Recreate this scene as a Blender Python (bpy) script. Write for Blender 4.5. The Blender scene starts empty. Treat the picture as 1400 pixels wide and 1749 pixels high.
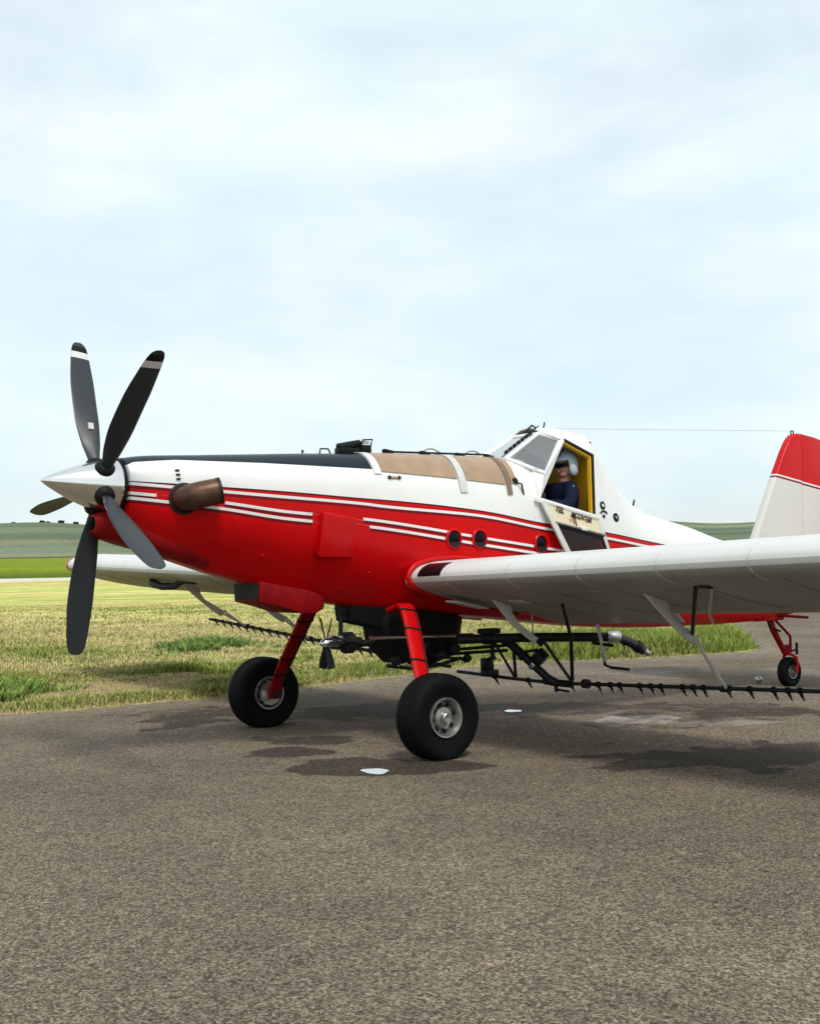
import bpy, bmesh, math, random
import numpy as np
from mathutils import Vector, Matrix, Quaternion
rng = np.random.default_rng(7); random.seed(7)
SC = bpy.context.scene
COL = SC.collection

# ------------------------------------------------------------------ camera
cam_d = bpy.data.cameras.new("camera"); cam = bpy.data.objects.new("camera", cam_d); COL.objects.link(cam)
cam_d.sensor_fit = 'HORIZONTAL'; cam_d.sensor_width = 36.0; cam_d.lens = 36.0*2072.68/1400.0
cam_d.clip_start = .1; cam_d.clip_end = 9000
CAM = Vector((-6.30664, -9.44175, 1.60671))
_r = Vector((0.79793406, -0.60244412, -0.01903444)); _u = Vector((-0.0115926, -0.04691279, 0.99883172)); _d = Vector((0.60263326, 0.79678119, 0.04441721))
M = Matrix.Identity(4)
for i in range(3):
    M[i][0] = _r[i]; M[i][1] = _u[i]; M[i][2] = -_d[i]; M[i][3] = CAM[i]
cam.matrix_world = M
SC.camera = cam

# ------------------------------------------------------------------ sky, sun, exposure
SUN_EL, SUN_AZ = math.radians(56), math.radians(252)     # azimuth measured from +X towards +Y
sun_dir = Vector((math.cos(SUN_EL)*math.cos(SUN_AZ), math.cos(SUN_EL)*math.sin(SUN_AZ), math.sin(SUN_EL)))
world = bpy.data.worlds.new("World"); SC.world = world; world.use_nodes = True
wn, wl = world.node_tree.nodes, world.node_tree.links; wn.clear()
sky = wn.new('ShaderNodeTexSky'); sky.sky_type = 'NISHITA'; sky.sun_disc = False
sky.sun_elevation = SUN_EL; sky.sun_rotation = math.pi/2 - SUN_AZ; sky.dust_density = 2.5; sky.air_density = 1.0
bg_sky = wn.new('ShaderNodeBackground'); bg_sky.inputs[1].default_value = .14
bg_cl = wn.new('ShaderNodeBackground'); bg_cl.inputs[1].default_value = .80
tc = wn.new('ShaderNodeTexCoord'); mp = wn.new('ShaderNodeMapping'); mp.inputs['Scale'].default_value = (1.5, 1.5, 4.2)
mp.inputs['Location'].default_value = (.35, .1, .3)
n1 = wn.new('ShaderNodeTexNoise'); n1.inputs['Scale'].default_value = 2.0; n1.inputs['Detail'].default_value = 7; n1.inputs['Roughness'].default_value = .55; n1.inputs['Distortion'].default_value = .5
cr = wn.new('ShaderNodeValToRGB'); cr.color_ramp.elements[0].position = .34; cr.color_ramp.elements[0].color = (.66,.66,.66,1); cr.color_ramp.elements[1].position = .62; cr.color_ramp.elements[1].color = (.95,.95,.95,1)
n2 = wn.new('ShaderNodeTexNoise'); n2.inputs['Scale'].default_value = 3.2; n2.inputs['Detail'].default_value = 6
cc = wn.new('ShaderNodeValToRGB'); cc.color_ramp.elements[0].position = .3; cc.color_ramp.elements[0].color = (.70,.845,.885,1); cc.color_ramp.elements[1].position = .68; cc.color_ramp.elements[1].color = (.885,.955,.955,1)
mix = wn.new('ShaderNodeMixShader'); wo = wn.new('ShaderNodeOutputWorld')
wl.new(tc.outputs['Generated'], mp.inputs[0]); wl.new(mp.outputs[0], n1.inputs[0]); wl.new(mp.outputs[0], n2.inputs[0])
wl.new(n1.outputs[0], cr.inputs[0]); wl.new(n2.outputs[0], cc.inputs[0]); wl.new(cc.outputs[0], bg_cl.inputs[0])
wl.new(sky.outputs[0], bg_sky.inputs[0]); wl.new(cr.outputs[0], mix.inputs[0]); wl.new(bg_sky.outputs[0], mix.inputs[1]); wl.new(bg_cl.outputs[0], mix.inputs[2]); wl.new(mix.outputs[0], wo.inputs[0])
sd = bpy.data.lights.new("sun", 'SUN'); so = bpy.data.objects.new("sun", sd); COL.objects.link(so)
sd.energy = 1.5; sd.angle = math.radians(12); sd.color = (1, .95, .88)
so.rotation_euler = sun_dir.to_track_quat('Z', 'Y').to_euler(); so.location = (0, 0, 50)
SC.view_settings.view_transform = 'Standard'; SC.view_settings.look = 'None'; SC.view_settings.gamma = 1
SC.view_settings.use_curve_mapping = False; SC.view_settings.exposure = 0.5
SC.cycles.max_bounces = 8

# ------------------------------------------------------------------ helpers
def link(o, parent=None):
    COL.objects.link(o)
    if parent is not None: o.parent = parent
    return o
def mk(name, verts, faces, mat, parent=None, smooth=True, mats=None, fm=None):
    me = bpy.data.meshes.new(name)
    me.from_pydata([tuple(v) for v in verts], [], [tuple(f) for f in faces])
    if mat: me.materials.append(mat)
    for m in (mats or []): me.materials.append(m)
    if fm is not None: me.polygons.foreach_set('material_index', fm)
    if smooth: me.polygons.foreach_set('use_smooth', [True]*len(me.polygons))
    me.update()
    return link(bpy.data.objects.new(name, me), parent)
def tag(o, label=None, cat=None, group=None, kind=None):
    for k, v in (('label', label), ('category', cat), ('group', group), ('kind', kind)):
        if v: o[k] = v
    return o
class MB:
    """collects shapes into one mesh"""
    def __init__(s): s.v = []; s.f = []
    def add(s, v, f):
        n = len(s.v); s.v += [tuple(p) for p in v]; s.f += [tuple(i+n for i in q) for q in f]; return s
    def box(s, c, size, rot=None):
        R = rot if rot is not None else Matrix.Identity(3); c = Vector(c)
        v = [c + R @ Vector((size[0]/2*i, size[1]/2*j, size[2]/2*k)) for i in (-1, 1) for j in (-1, 1) for k in (-1, 1)]
        return s.add(v, [(0,1,3,2),(4,6,7,5),(0,4,5,1),(2,3,7,6),(0,2,6,4),(1,5,7,3)])
    def tube(s, pts, rad, n=10, cap=True, flat=None):
        pts = [Vector(p) for p in pts]; rad = rad if isinstance(rad, (list, tuple)) else [rad]*len(pts)
        v = []; up = None
        for i, p in enumerate(pts):
            t = ((pts[min(i+1, len(pts)-1)] - pts[max(i-1, 0)])).normalized()
            if up is None:
                up = Vector((0,0,1)) if abs(t.z) < .9 else Vector((1,0,0))
            a = t.cross(up).normalized(); b = a.cross(t).normalized(); up = b
            for k in range(n):
                th = 2*math.pi*k/n
                v.append(p + (a*math.cos(th) + b*math.sin(th)*(flat or 1))*rad[i])
        f = [(i*n+k, i*n+(k+1)%n, (i+1)*n+(k+1)%n, (i+1)*n+k) for i in range(len(pts)-1) for k in range(n)]
        if cap: f += [tuple(range(n-1, -1, -1)), tuple((len(pts)-1)*n+k for k in range(n))]
        return s.add(v, f)
    def lathe(s, prof, c, ax, n=32, cap=True):
        """prof: list of (along, radius)"""
        ax = Vector(ax).normalized(); c = Vector(c)
        a = ax.orthogonal().normalized(); b = ax.cross(a)
        v = [c + ax*h + (a*math.cos(2*math.pi*k/n) + b*math.sin(2*math.pi*k/n))*r for h, r in prof for k in range(n)]
        f = [(i*n+k, i*n+(k+1)%n, (i+1)*n+(k+1)%n, (i+1)*n+k) for i in range(len(prof)-1) for k in range(n)]
        if cap: f += [tuple(range(n-1, -1, -1)), tuple((len(prof)-1)*n+k for k in range(n))]
        return s.add(v, f)
    def plate(s, poly, nrm, th):
        """polygon extruded to both sides of its plane"""
        nrm = Vector(nrm).normalized(); n = len(poly)
        v = [Vector(p) + nrm*th/2 for p in poly] + [Vector(p) - nrm*th/2 for p in poly]
        f = [tuple(range(n)), tuple(range(2*n-1, n-1, -1))] + [(i, i+n, (i+1) % n + n, (i+1) % n) for i in range(n)]
        return s.add(v, f)
    def grid(s, P):
        """P: rows of points"""
        m = len(P[0]); return s.add([p for r in P for p in r], [(i*m+j, i*m+j+1, (i+1)*m+j+1, (i+1)*m+j) for i in range(len(P)-1) for j in range(m-1)])
    def build(s, name, mat, parent=None, smooth=True, bevel=0, auto=True, solid=0, seg=2):
        o = mk(name, s.v, s.f, mat, parent, smooth)
        me = o.data
        bm = bmesh.new(); bm.from_mesh(me); bmesh.ops.recalc_face_normals(bm, faces=bm.faces)
        if solid:
            bmesh.ops.solidify(bm, geom=bm.faces[:], thickness=solid)
        if bevel:
            es = [e for e in bm.edges if len(e.link_faces) == 2 and e.calc_face_angle(0) > .5]
            bmesh.ops.bevel(bm, geom=es, offset=bevel, segments=seg, affect='EDGES', profile=.5)
        if smooth and auto:
            for e in bm.edges:
                if len(e.link_faces) == 2 and e.calc_face_angle(0) > math.radians(38): e.smooth = False
            for f in bm.faces: f.smooth = True
        bm.to_mesh(me); bm.free(); me.update()
        return o
def dup(o, parent=None, loc=None):
    c = o.copy(); COL.objects.link(c); c.parent = parent
    if loc is not None: c.location = loc
    return c
def empty(name, loc=(0,0,0)):
    o = bpy.data.objects.new(name, None); o.empty_display_size = .3; o.location = loc; return link(o)

# ------------------------------------------------------------------ materials
def nodes(name):
    m = bpy.data.materials.new(name); m.use_nodes = True
    nt = m.node_tree; return m, nt.nodes, nt.links, nt.nodes['Principled BSDF']
def noise(n, l, scale, detail=4, vec=None, rough=.5, dist=0):
    t = n.new('ShaderNodeTexNoise'); t.inputs['Scale'].default_value = scale; t.inputs['Detail'].default_value = detail
    t.inputs['Roughness'].default_value = rough; t.inputs['Distortion'].default_value = dist
    if vec is not None: l.new(vec, t.inputs[0])
    return t.outputs[0]
def ramp(n, l, fac, *st):
    r = n.new('ShaderNodeValToRGB'); e = r.color_ramp.elements
    while len(e) < len(st): e.new(.5)
    for q, (p, c) in zip(e, st): q.position = p; q.color = (c, c, c, 1) if isinstance(c, (int, float)) else (*c, 1)
    l.new(fac, r.inputs[0]); return r.outputs[0]
def mixc(n, l, fac, a, b, mode='MIX'):
    m = n.new('ShaderNodeMix'); m.data_type = 'RGBA'; m.blend_type = mode
    for v, s in ((fac, 0), (a, 6), (b, 7)):
        if hasattr(v, 'is_linked'): l.new(v, m.inputs[s])
        elif isinstance(v, (int, float)): m.inputs[s].default_value = v
        else: m.inputs[s].default_value = (*v, 1)
    return m.outputs[2]
def math_(n, l, op, a, b=0., c=None):
    m = n.new('ShaderNodeMath'); m.operation = op
    for v, s in ((a, 0), (b, 1), (c, 2)):
        if v is None: continue
        if hasattr(v, 'is_linked'): l.new(v, m.inputs[s])
        else: m.inputs[s].default_value = v
    return m.outputs[0]
def bump(n, l, b, h, strength=.2, dist=.01):
    k = n.new('ShaderNodeBump'); k.inputs['Strength'].default_value = strength; k.inputs['Distance'].default_value = dist
    l.new(h, k.inputs['Height']); l.new(k.outputs[0], b.inputs['Normal'])
def objvec(n): return n.new('ShaderNodeTexCoord').outputs['Object']
def paint(name, col, rough=.3, spec=.4, metal=0, var=.12, scale=3, bumps=.0, coat=0):
    """paint or metal with faint blotches, grime and uneven gloss"""
    m, n, l, b = nodes(name); v = objvec(n)
    a = noise(n, l, scale, 6, v, .6); d = noise(n, l, scale*9, 4, v)
    f = ramp(n, l, a, (.3, 0), (.75, 1))
    c = mixc(n, l, f, tuple(x*(1-var) for x in col), tuple(min(1, x*(1+var*.4)) for x in col))
    l.new(c, b.inputs['Base Color'])
    l.new(ramp(n, l, a, (.3, max(0, rough-.04)), (.7, min(1, rough+.06))), b.inputs['Roughness'])
    b.inputs['Metallic'].default_value = metal; b.inputs['Specular IOR Level'].default_value = spec
    if coat: b.inputs['Coat Weight'].default_value = coat; b.inputs['Coat Roughness'].default_value = .08
    if bumps: bump(n, l, b, d, bumps, .004)
    return m
RED = (.56, .0025, .004); WHITE = (.80, .80, .78)
m_red = paint('red paint', RED, .3, .22, var=.12)
m_red_dark = paint('dark red paint', (.26, .004, .006), .45, .12, var=.3, scale=8)  # darker, blotchier red for chin, cooler duct, far gear leg and tail gear
m_white = paint('white paint', WHITE, .3, .4, var=.05)
m_offwhite = paint('dull white paint', (.62, .61, .57), .45, .3, var=.15, scale=6)
m_black = paint('black paint', (.008, .009, .010), .5, .18, var=.3)
m_steel = paint('polished aluminium', (.80, .78, .75), .10, .5, metal=1, var=.04, scale=1.2)
m_dull = paint('dull aluminium', (.5, .5, .48), .38, .5, metal=.9, var=.25, scale=14)
m_dark = paint('grimy dark metal', (.016, .016, .017), .5, .4, metal=.3, var=.4, scale=12)
m_blade = paint('grey propeller paint', (.024, .029, .035), .42, .5, var=.15, scale=5)
m_tip_w = paint('white tip paint', (.7, .7, .7), .4, .3)
m_exh = paint('heat stained steel', (.13, .07, .042), .42, .4, metal=.6, var=.5, scale=9)
m_tan = paint('tan fibreglass', (.40, .27, .17), .32, .3, var=.2, scale=5)
m_brown = paint('brown strap', (.22, .15, .10), .5, .3, var=.25, scale=14)
m_greystrap = paint('grey strap', (.62, .62, .60), .4, .35, var=.12, scale=12)
m_yellow = paint('yellow cockpit paint', (.72, .40, .015), .45, .3, var=.2, scale=6)
m_cream = paint('cream door panel', (.76, .66, .45), .5, .3, var=.1, scale=9)
m_int = paint('dark cockpit lining', (.02, .018, .016), .7, .2, var=.3)
m_rubber = paint('black rubber', (.0055, .0057, .0065), .65, .1, var=.3, scale=10, bumps=.1)
m_lens = paint('dark lens', (.004, .005, .007), .2, .1, var=.1)
m_skin = paint('skin', (.50, .25, .16), .5, .3, var=.1, scale=20)
m_shirt = paint('navy cloth', (.008, .012, .035), .85, .15, var=.3, scale=25, bumps=.3)
m_jeans = paint('blue denim', (.03, .05, .09), .9, .1, var=.3, scale=30, bumps=.3)
m_helmet = paint('pale blue helmet', (.42, .52, .60), .25, .4, var=.08)
m_lip = paint('lip', (.35, .12, .09), .5, .3)
m_eye = paint('eye white', (.7, .7, .68), .2, .5); m_hair = paint('brown hair', (.04, .022, .012), .7, .2)
def glass(name, tint, refl=.9, opaque=0., base=(.02,.02,.02)):
    m = bpy.data.materials.new(name); m.use_nodes = True; n, l = m.node_tree.nodes, m.node_tree.links; n.clear()
    t = n.new('ShaderNodeBsdfTransparent'); t.inputs[0].default_value = (*tint, 1)
    d = n.new('ShaderNodeBsdfDiffuse'); d.inputs[0].default_value = (*base, 1)
    g = n.new('ShaderNodeBsdfGlossy'); g.inputs['Roughness'].default_value = .03
    f = n.new('ShaderNodeFresnel'); f.inputs[0].default_value = 1.5
    m0 = n.new('ShaderNodeMixShader'); m0.inputs[0].default_value = opaque
    m1 = n.new('ShaderNodeMixShader'); k = n.new('ShaderNodeMath'); k.operation = 'MULTIPLY'; k.inputs[1].default_value = refl
    o = n.new('ShaderNodeOutputMaterial')
    l.new(t.outputs[0], m0.inputs[1]); l.new(d.outputs[0], m0.inputs[2]); l.new(f.outputs[0], k.inputs[0]); l.new(k.outputs[0], m1.inputs[0])
    l.new(m0.outputs[0], m1.inputs[1]); l.new(g.outputs[0], m1.inputs[2]); l.new(m1.outputs[0], o.inputs[0])
    return m
m_glass = glass('windshield glass', (.78, .84, .85), 1.8, .26, (.55, .55, .57))  # pale diffuse share is a painted reflection on the panes
m_tint = glass('tinted glass', (.16, .15, .15), .8, .25)
m_doorglass = glass('door glass', (.42, .34, .33), .25, .06)

# ------------------------------------------------------------------ ground
def smooth(a, b, x):
    t = np.clip((x-a)/(b-a), 0, 1); return t*t*(3-2*t)
_perm = np.random.default_rng(3).random((256, 256))
def vnoise(x, y):
    xi = np.floor(x).astype(int); yi = np.floor(y).astype(int); fx = x-xi; fy = y-yi
    fx = fx*fx*(3-2*fx); fy = fy*fy*(3-2*fy)
    g = lambda i, j: _perm[i % 256, j % 256]
    return (g(xi, yi)*(1-fx)+g(xi+1, yi)*fx)*(1-fy) + (g(xi, yi+1)*(1-fx)+g(xi+1, yi+1)*fx)*fy
def fbm(x, y, o=4):
    s = 0; a = .5
    for k in range(o): s = s + a*vnoise(x*2**k+17.3*k, y*2**k+5.1*k); a *= .5
    return s/(1-.5**o)
CX, CY = CAM.x, CAM.y
FW = np.array([math.sin(math.radians(37.1)), math.cos(math.radians(37.1))]); RT = np.array([FW[1], -FW[0]])
# edge of the tarmac as seen from above, X then Y of the grass border
EDGE = np.array([(-60, 16.0), (-22, 7.4), (-9, 5.05), (-4, 4.55), (-1.69, 4.45), (-.35, 4.28), (1.13, 4.27), (2.6, 4.5), (3.5, 4.7), (4.56, 5.0), (5.8, 5.42), (7.09, 5.5), (8.05, 4.85), (8.92, 4.36), (10.2, 4.18), (11.3, 4.0), (12.0, 4.3), (12.9, 5.2), (15, 7.1), (17.2, 9.0), (24, 14.5), (60, 43), (120, 90)])
def edge_y(x): return np.interp(x, EDGE[:, 0], EDGE[:, 1]) + .14*(fbm(x*1.3, x*0+2.2)-.5) + .17*(fbm(x*5.0, x*0+9.2, 3)-.5)
def depth_of(x, y): return (x-CX)*FW[0] + (y-CY)*FW[1]
def lat_of(x, y): return (x-CX)*RT[0] + (y-CY)*RT[1]
def height(x, y):
    d = np.hypot(x-CX, y-CY); a = lat_of(x, y)/np.maximum(depth_of(x, y), 1)
    h = .05*smooth(0, .8, y-edge_y(x)) * (depth_of(x, y) > 0)
    h = h + .10*(fbm(x*.35, y*.35)-.5)*smooth(1, 5, y-edge_y(x))
    h = h + smooth(250, 640, d)*9.0
    base = smooth(620, 1500, d)
    prof = 60 + 15*(fbm(a*5+3.1, a*0+1.7, 3)-.5)*2 - 6*smooth(.1, .3, a) + 7*smooth(-.2, -.34, a)
    h = h + base*(prof - 11 - 7*smooth(.1, .3, a)) + base*8*(fbm(x*.004, y*.004, 3)-.5)
    return h - .012
def green_at(x, y):
    """0 dry straw .. 1 lush green"""
    e = y - edge_y(x); dd = depth_of(x, y)
    g = .50 + 1.7*(fbm(x*.42+3, y*.42+8, 3)-.5) + 1.2*(fbm(x*.08+1, y*.08, 3)-.5)
    g = g + .40*smooth(2.6, .3, e)*smooth(.05, .5, e) - .55*smooth(.25, .02, e)
    g = g + .45*smooth(6.5, 8.5, x)*smooth(26, 20, dd)
    g = g - .18*smooth(20, 34, dd) + .55*np.exp(-((e-3.6-2.5*(fbm(x*.3, y*.1+5, 2)-.5))/.8)**2)*smooth(6.5, 4.5, x)
    return np.clip(g, 0, 1)
def bare_at(x, y):
    e = y-edge_y(x); b = smooth(.54, .66, fbm(x*.55+40, y*.8+11, 4))*smooth(26, 18, depth_of(x, y))
    b2 = smooth(.46, .56, fbm(x*.9+4, y*1.5+21, 4))*smooth(3.6, 2.2, e)*smooth(.3, .7, e)*smooth(4.2, 2.5, x)
    for cx, cy, ru, rv in ((-.1, 6.1, 1.9, 1.1), (-2.4, 6.6, 1.3, .9), (1.7, 7.0, 1.3, .7), (4.6, 9.2, 1.6, .9), (6.4, 10.2, 1.3, .8)):
        u = lat_of(x, y)-lat_of(cx, cy); w = depth_of(x, y)-depth_of(cx, cy)
        b2 = np.maximum(b2, smooth(1.15, .55, np.hypot(u/ru, w/rv) + 1.5*(fbm(x*1.4+cx, y*1.4, 4)-.5)))
    return np.clip(np.maximum(b, .95*b2)*smooth(.3, 1.0, e) + .85*smooth(.34, .04, e), 0, 1)
na = 900; ang = np.concatenate([np.linspace(-.42, .42, 620), np.linspace(.42, 2*math.pi-.42, 200)[1:-1]]); na = len(ang)
rad = np.concatenate([np.linspace(.5, 10, 20), np.linspace(10.2, 40, 190), np.geomspace(40.6, 620, 150)[1:], np.linspace(640, 1560, 70), np.linspace(1600, 5200, 14)])
A, R = np.meshgrid(ang, rad)
th0 = math.atan2(FW[1], FW[0])
GX = CX + R*np.cos(th0-A); GY = CY + R*np.sin(th0-A)
GZ = height(GX, GY); GZ = np.where(R < 9.5, -.012, GZ)
nr = len(rad); ii, jj = np.meshgrid(np.arange(nr-1), np.arange(na), indexing='ij')
F = np.stack([ii*na+jj, ii*na+(jj+1) % na, (ii+1)*na+(jj+1) % na, (ii+1)*na+jj], -1).reshape(-1, 4)
def npmesh(name, V, F, mat, attrs=None, smoothf=True):
    me = bpy.data.meshes.new(name); me.vertices.add(len(V)); me.vertices.foreach_set('co', V.astype(np.float32).ravel())
    k = F.shape[1]; me.loops.add(F.size); me.loops.foreach_set('vertex_index', F.astype(np.int32).ravel())
    me.polygons.add(len(F)); me.polygons.foreach_set('loop_start', np.arange(0, F.size, k, dtype=np.int32)); me.polygons.foreach_set('loop_total', np.full(len(F), k, np.int32))
    for nm, ar in (attrs or {}).items():
        if ar.ndim == 1: me.attributes.new(nm, 'FLOAT', 'POINT').data.foreach_set('value', ar.astype(np.float32))
        else: me.attributes.new(nm, 'FLOAT_COLOR', 'POINT').data.foreach_set('color', np.c_[ar, np.ones(len(ar))].astype(np.float32).ravel())
    me.materials.append(mat); me.update(calc_edges=True); me.validate()
    if smoothf: me.polygons.foreach_set('use_smooth', [True]*len(me.polygons))
    return me
def land_colour(x, y, d):
    """ground colour: dirt, mown grass, crop field, pasture hills"""
    g = green_at(x, y)[..., None]; b = bare_at(x, y)[..., None]
    straw = np.array([.56, .48, .18]); green = np.array([.25, .31, .06]); dirt = np.array([.36, .255, .15])
    c = straw*(1-g) + green*g
    c = c*(1-b) + dirt*b
    dd = depth_of(x, y); la = lat_of(x, y)
    st = fbm(la*.05+2, dd*.35, 4)[..., None]           # mowing streaks across the field
    far = np.array([.58, .52, .18])*(.55+.85*st) + np.array([-.13, .01, -.04])*(fbm(la*.03+9, dd*.10+3, 3)[..., None]-.42)*2
    c = c*(1-smooth(17, 30, dd)[..., None]) + far*smooth(17, 30, dd)[..., None]
    cropy = smooth(262, 268, d)[..., None]
    crop = np.array([.20, .26, .016])*(.8+.45*fbm(la*.012, d*.02, 3)[..., None])
    crop = crop*(1-smooth(410, 300, d)[..., None]*.45)
    c = c*(1-cropy) + crop*cropy
    tr = smooth(560, 572, d)[..., None]; hedge = np.array([.045, .075, .035])
    c = c*(1-tr) + hedge*tr
    hl = smooth(690, 720, d)[..., None]
    hv = fbm(la*.004+4, d*.006, 4)[..., None]; hw = fbm(la*.0022+1, d*.011+7, 3)[..., None]
    hill = np.array([.16, .20, .125])*(.55+.85*hv) ; hill = hill + np.array([.09, .045, .02])*smooth(.55, .7, hw) - np.array([.055, .05, .035])*smooth(.52, .60, fbm(la*.0016+8, d*.009, 3)[..., None])
    c = c*(1-hl) + hill*hl
    return np.clip(c, .01, 1)
DD = np.hypot(GX-CX, GY-CY)
LC = land_colour(GX.ravel(), GY.ravel(), DD.ravel())
m_land, n, l, b = nodes('grassland')
at = n.new('ShaderNodeAttribute'); at.attribute_name = 'tint'
v = objvec(n); f = noise(n, l, 1.4, 6, v, .65); f2 = noise(n, l, 22, 5, v, .7)
c = mixc(n, l, 1.0, at.outputs[0], ramp(n, l, f, (.25, .72), (.75, 1.25)), 'MULTIPLY'); c = mixc(n, l, 1.0, c, ramp(n, l, f2, (.3, .7), (.7, 1.25)), 'MULTIPLY'); f3 = noise(n, l, .22, 9, v, .75); c = mixc(n, l, 1.0, c, ramp(n, l, f3, (.32, .62), (.68, 1.3)), 'MULTIPLY')
l.new(c, b.inputs['Base Color']); b.inputs['Roughness'].default_value = 1; b.inputs['Specular IOR Level'].default_value = .05; bump(n, l, b, f2, .5, .03)
land = link(bpy.data.objects.new('grassland', npmesh('grassland', np.stack([GX.ravel(), GY.ravel(), GZ.ravel()], 1), F, m_land, {'tint': LC})))
tag(land, 'open grassland rising to low green hills', kind='structure')

# tarmac: one sheet with a crumbling grass-side edge
xs = np.unique(np.concatenate([np.arange(-60, -6, 1.0), np.arange(-6, 13.2, .06), np.arange(13.2, 24, .3), np.arange(24, 121, 3.)]))
ts = np.concatenate([np.linspace(-60, -12, 12)[:-1], np.linspace(-12, -.02, 190), [0]])
TX = np.repeat(xs[None], len(ts), 0); ey = edge_y(xs)
TY = ey[None]*np.ones_like(TX) + ts[:, None]
def spot(cx, cy, sx, sy, rot, k=1.0):
    ca, sa = math.cos(rot), math.sin(rot)
    u = ((TX-cx)*ca + (TY-cy)*sa)/sx; w_ = (-(TX-cx)*sa + (TY-cy)*ca)/sy
    return k*smooth(1.25, .65, np.hypot(u, w_) + 2.6*(fbm(TX*1.5+cx*3, TY*2.1+cy*7, 5)-.5))
RA = -.6473    # direction across the view
wet = np.zeros_like(TX)
for s_ in [(-.62, -1.50, .62, .48, RA, .95), (-.2, -1.75, .5, .3, RA, .8), (.9, -2.2, .5, .22, RA, .5), (-.75, -.3, .35, .2, RA, .6), (1.25, -2.75, .55, .62, RA, .95), (1.95, -3.3, .75, .6, RA, .9), (2.9, -4.1, .9, .55, RA, .9),
           (-.55, 2.55, .55, .5, RA, .5), (1.2, 1.9, 1.2, .8, RA, .55), (2.2, 1.0, 1.1, .9, RA, .6), (3.2, .3, 1.0, .6, RA, .45), (4.5, -1.6, 1.3, .35, RA, .5), (4.0, -.4, 1.5, .3, RA, .4), (-.3, .3, .5, .35, RA, .5), (.2, 3.0, .8, .5, RA, .35), (3.0,-1.3,1.0,.5,RA,.35)]:
    wet = np.maximum(wet, spot(*s_))
pale = np.zeros_like(TX)
for s_ in [(2.95, -.85, .45, .35, RA, .9), (3.45, -1.65, .7, .22, RA, .55), (1.1, -2.72, .22, .22, RA, .5), (5.5, 1.5, 1.6, .5, RA, .35), (8, 1.5, 2, .8, RA, .45), (7, 3.4, 2, .6, RA, .4)]:
    pale = np.maximum(pale, spot(*s_))
dust = smooth(-1.1, 0, ts[:, None]+1.0*(fbm(TX*1.1, TY*1.1)-.5))*.8
nt_, nx_ = TX.shape; ii, jj = np.meshgrid(np.arange(nt_-1), np.arange(nx_-1), indexing='ij')
TF = np.stack([ii*nx_+jj, ii*nx_+jj+1, (ii+1)*nx_+jj+1, (ii+1)*nx_+jj], -1).reshape(-1, 4)
m_tar, n, l, b = nodes('asphalt')
v = objvec(n)
vo = n.new('ShaderNodeTexVoronoi'); vo.inputs['Scale'].default_value = 95; l.new(v, vo.inputs[0])
big = noise(n, l, .5, 6, v, .6); mid = noise(n, l, 5, 5, v, .65); fine = noise(n, l, 60, 4, v, .75); med = noise(n, l, 26, 5, v, .8)
sp = ramp(n, l, vo.outputs['Color'], (.15, (.060, .048, .035)), (.55, (.158, .126, .091)), (.95, (.32, .262, .192)))
c = mixc(n, l, 1.0, sp, ramp(n, l, big, (.3, .74), (.7, 1.2)), 'MULTIPLY'); c = mixc(n, l, 1.0, c, ramp(n, l, mid, (.3, .86), (.72, 1.16)), 'MULTIPLY')
c = mixc(n, l, 1.0, c, ramp(n, l, med, (.3, .55), (.7, 1.5)), 'MULTIPLY')
aw = n.new('ShaderNodeAttribute'); aw.attribute_name = 'wet'; ap = n.new('ShaderNodeAttribute'); ap.attribute_name = 'pale'; ad = n.new('ShaderNodeAttribute'); ad.attribute_name = 'dust'
wv = math_(n, l, 'ADD', aw.outputs['Fac'], math_(n, l, 'MULTIPLY', math_(n, l, 'SUBTRACT', mid, .5), 1.1)); wf = ramp(n, l, wv, (.25, 0), (.48, 1))
pv = math_(n, l, 'ADD', ap.outputs['Fac'], math_(n, l, 'MULTIPLY', math_(n, l, 'SUBTRACT', med, .5), .9)); pf = ramp(n, l, pv, (.35, 0), (.8, 1))
vs_ = n.new('ShaderNodeTexVoronoi'); vs_.inputs['Scale'].default_value = 2.3; l.new(v, vs_.inputs[0]); c = mixc(n, l, math_(n, l, 'MULTIPLY', ramp(n, l, math_(n, l, 'ADD', vs_.outputs['Distance'], math_(n, l, 'MULTIPLY', med, .06)), (.06, 1), (.10, 0)), .6), c, (.03, .027, .024))
vk = n.new('ShaderNodeTexVoronoi'); vk.feature = 'DISTANCE_TO_EDGE'; vk.inputs['Scale'].default_value = .33; wv_ = n.new('ShaderNodeVectorMath'); wv_.operation = 'ADD'; nz_ = n.new('ShaderNodeTexNoise'); nz_.inputs['Scale'].default_value = 1.3; nz_.inputs['Detail'].default_value = 7; l.new(v, nz_.inputs[0]); l.new(v, wv_.inputs[0]); l.new(nz_.outputs['Color'], wv_.inputs[1]); l.new(wv_.outputs[0], vk.inputs[0])
ck = math_(n, l, 'MULTIPLY', ramp(n, l, vk.outputs['Distance'], (.0015, 1), (.006, 0)), ramp(n, l, big, (.45, 0), (.62, .55))); c = mixc(n, l, ck, c, (.03, .027, .024))
c = mixc(n, l, math_(n, l, 'MULTIPLY', pf, .7), c, (.40, .38, .34))
c = mixc(n, l, math_(n, l, 'MULTIPLY', ad.outputs['Fac'], ramp(n, l, mid, (.35, .15), (.65, 1))), c, (.30, .25, .18))
c = mixc(n, l, math_(n, l, 'MULTIPLY', wf, .80), c, mixc(n, l, 1.0, c, (.20, .195, .20), 'MULTIPLY'))
l.new(c, b.inputs['Base Color']); l.new(ramp(n, l, wf, (0, .95), (1, .82)), b.inputs['Roughness']); b.inputs['Specular IOR Level'].default_value = .12
hh = math_(n, l, 'ADD', vo.outputs['Distance'], math_(n, l, 'MULTIPLY', fine, .5)); bump(n, l, b, hh, .55, .006)
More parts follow.
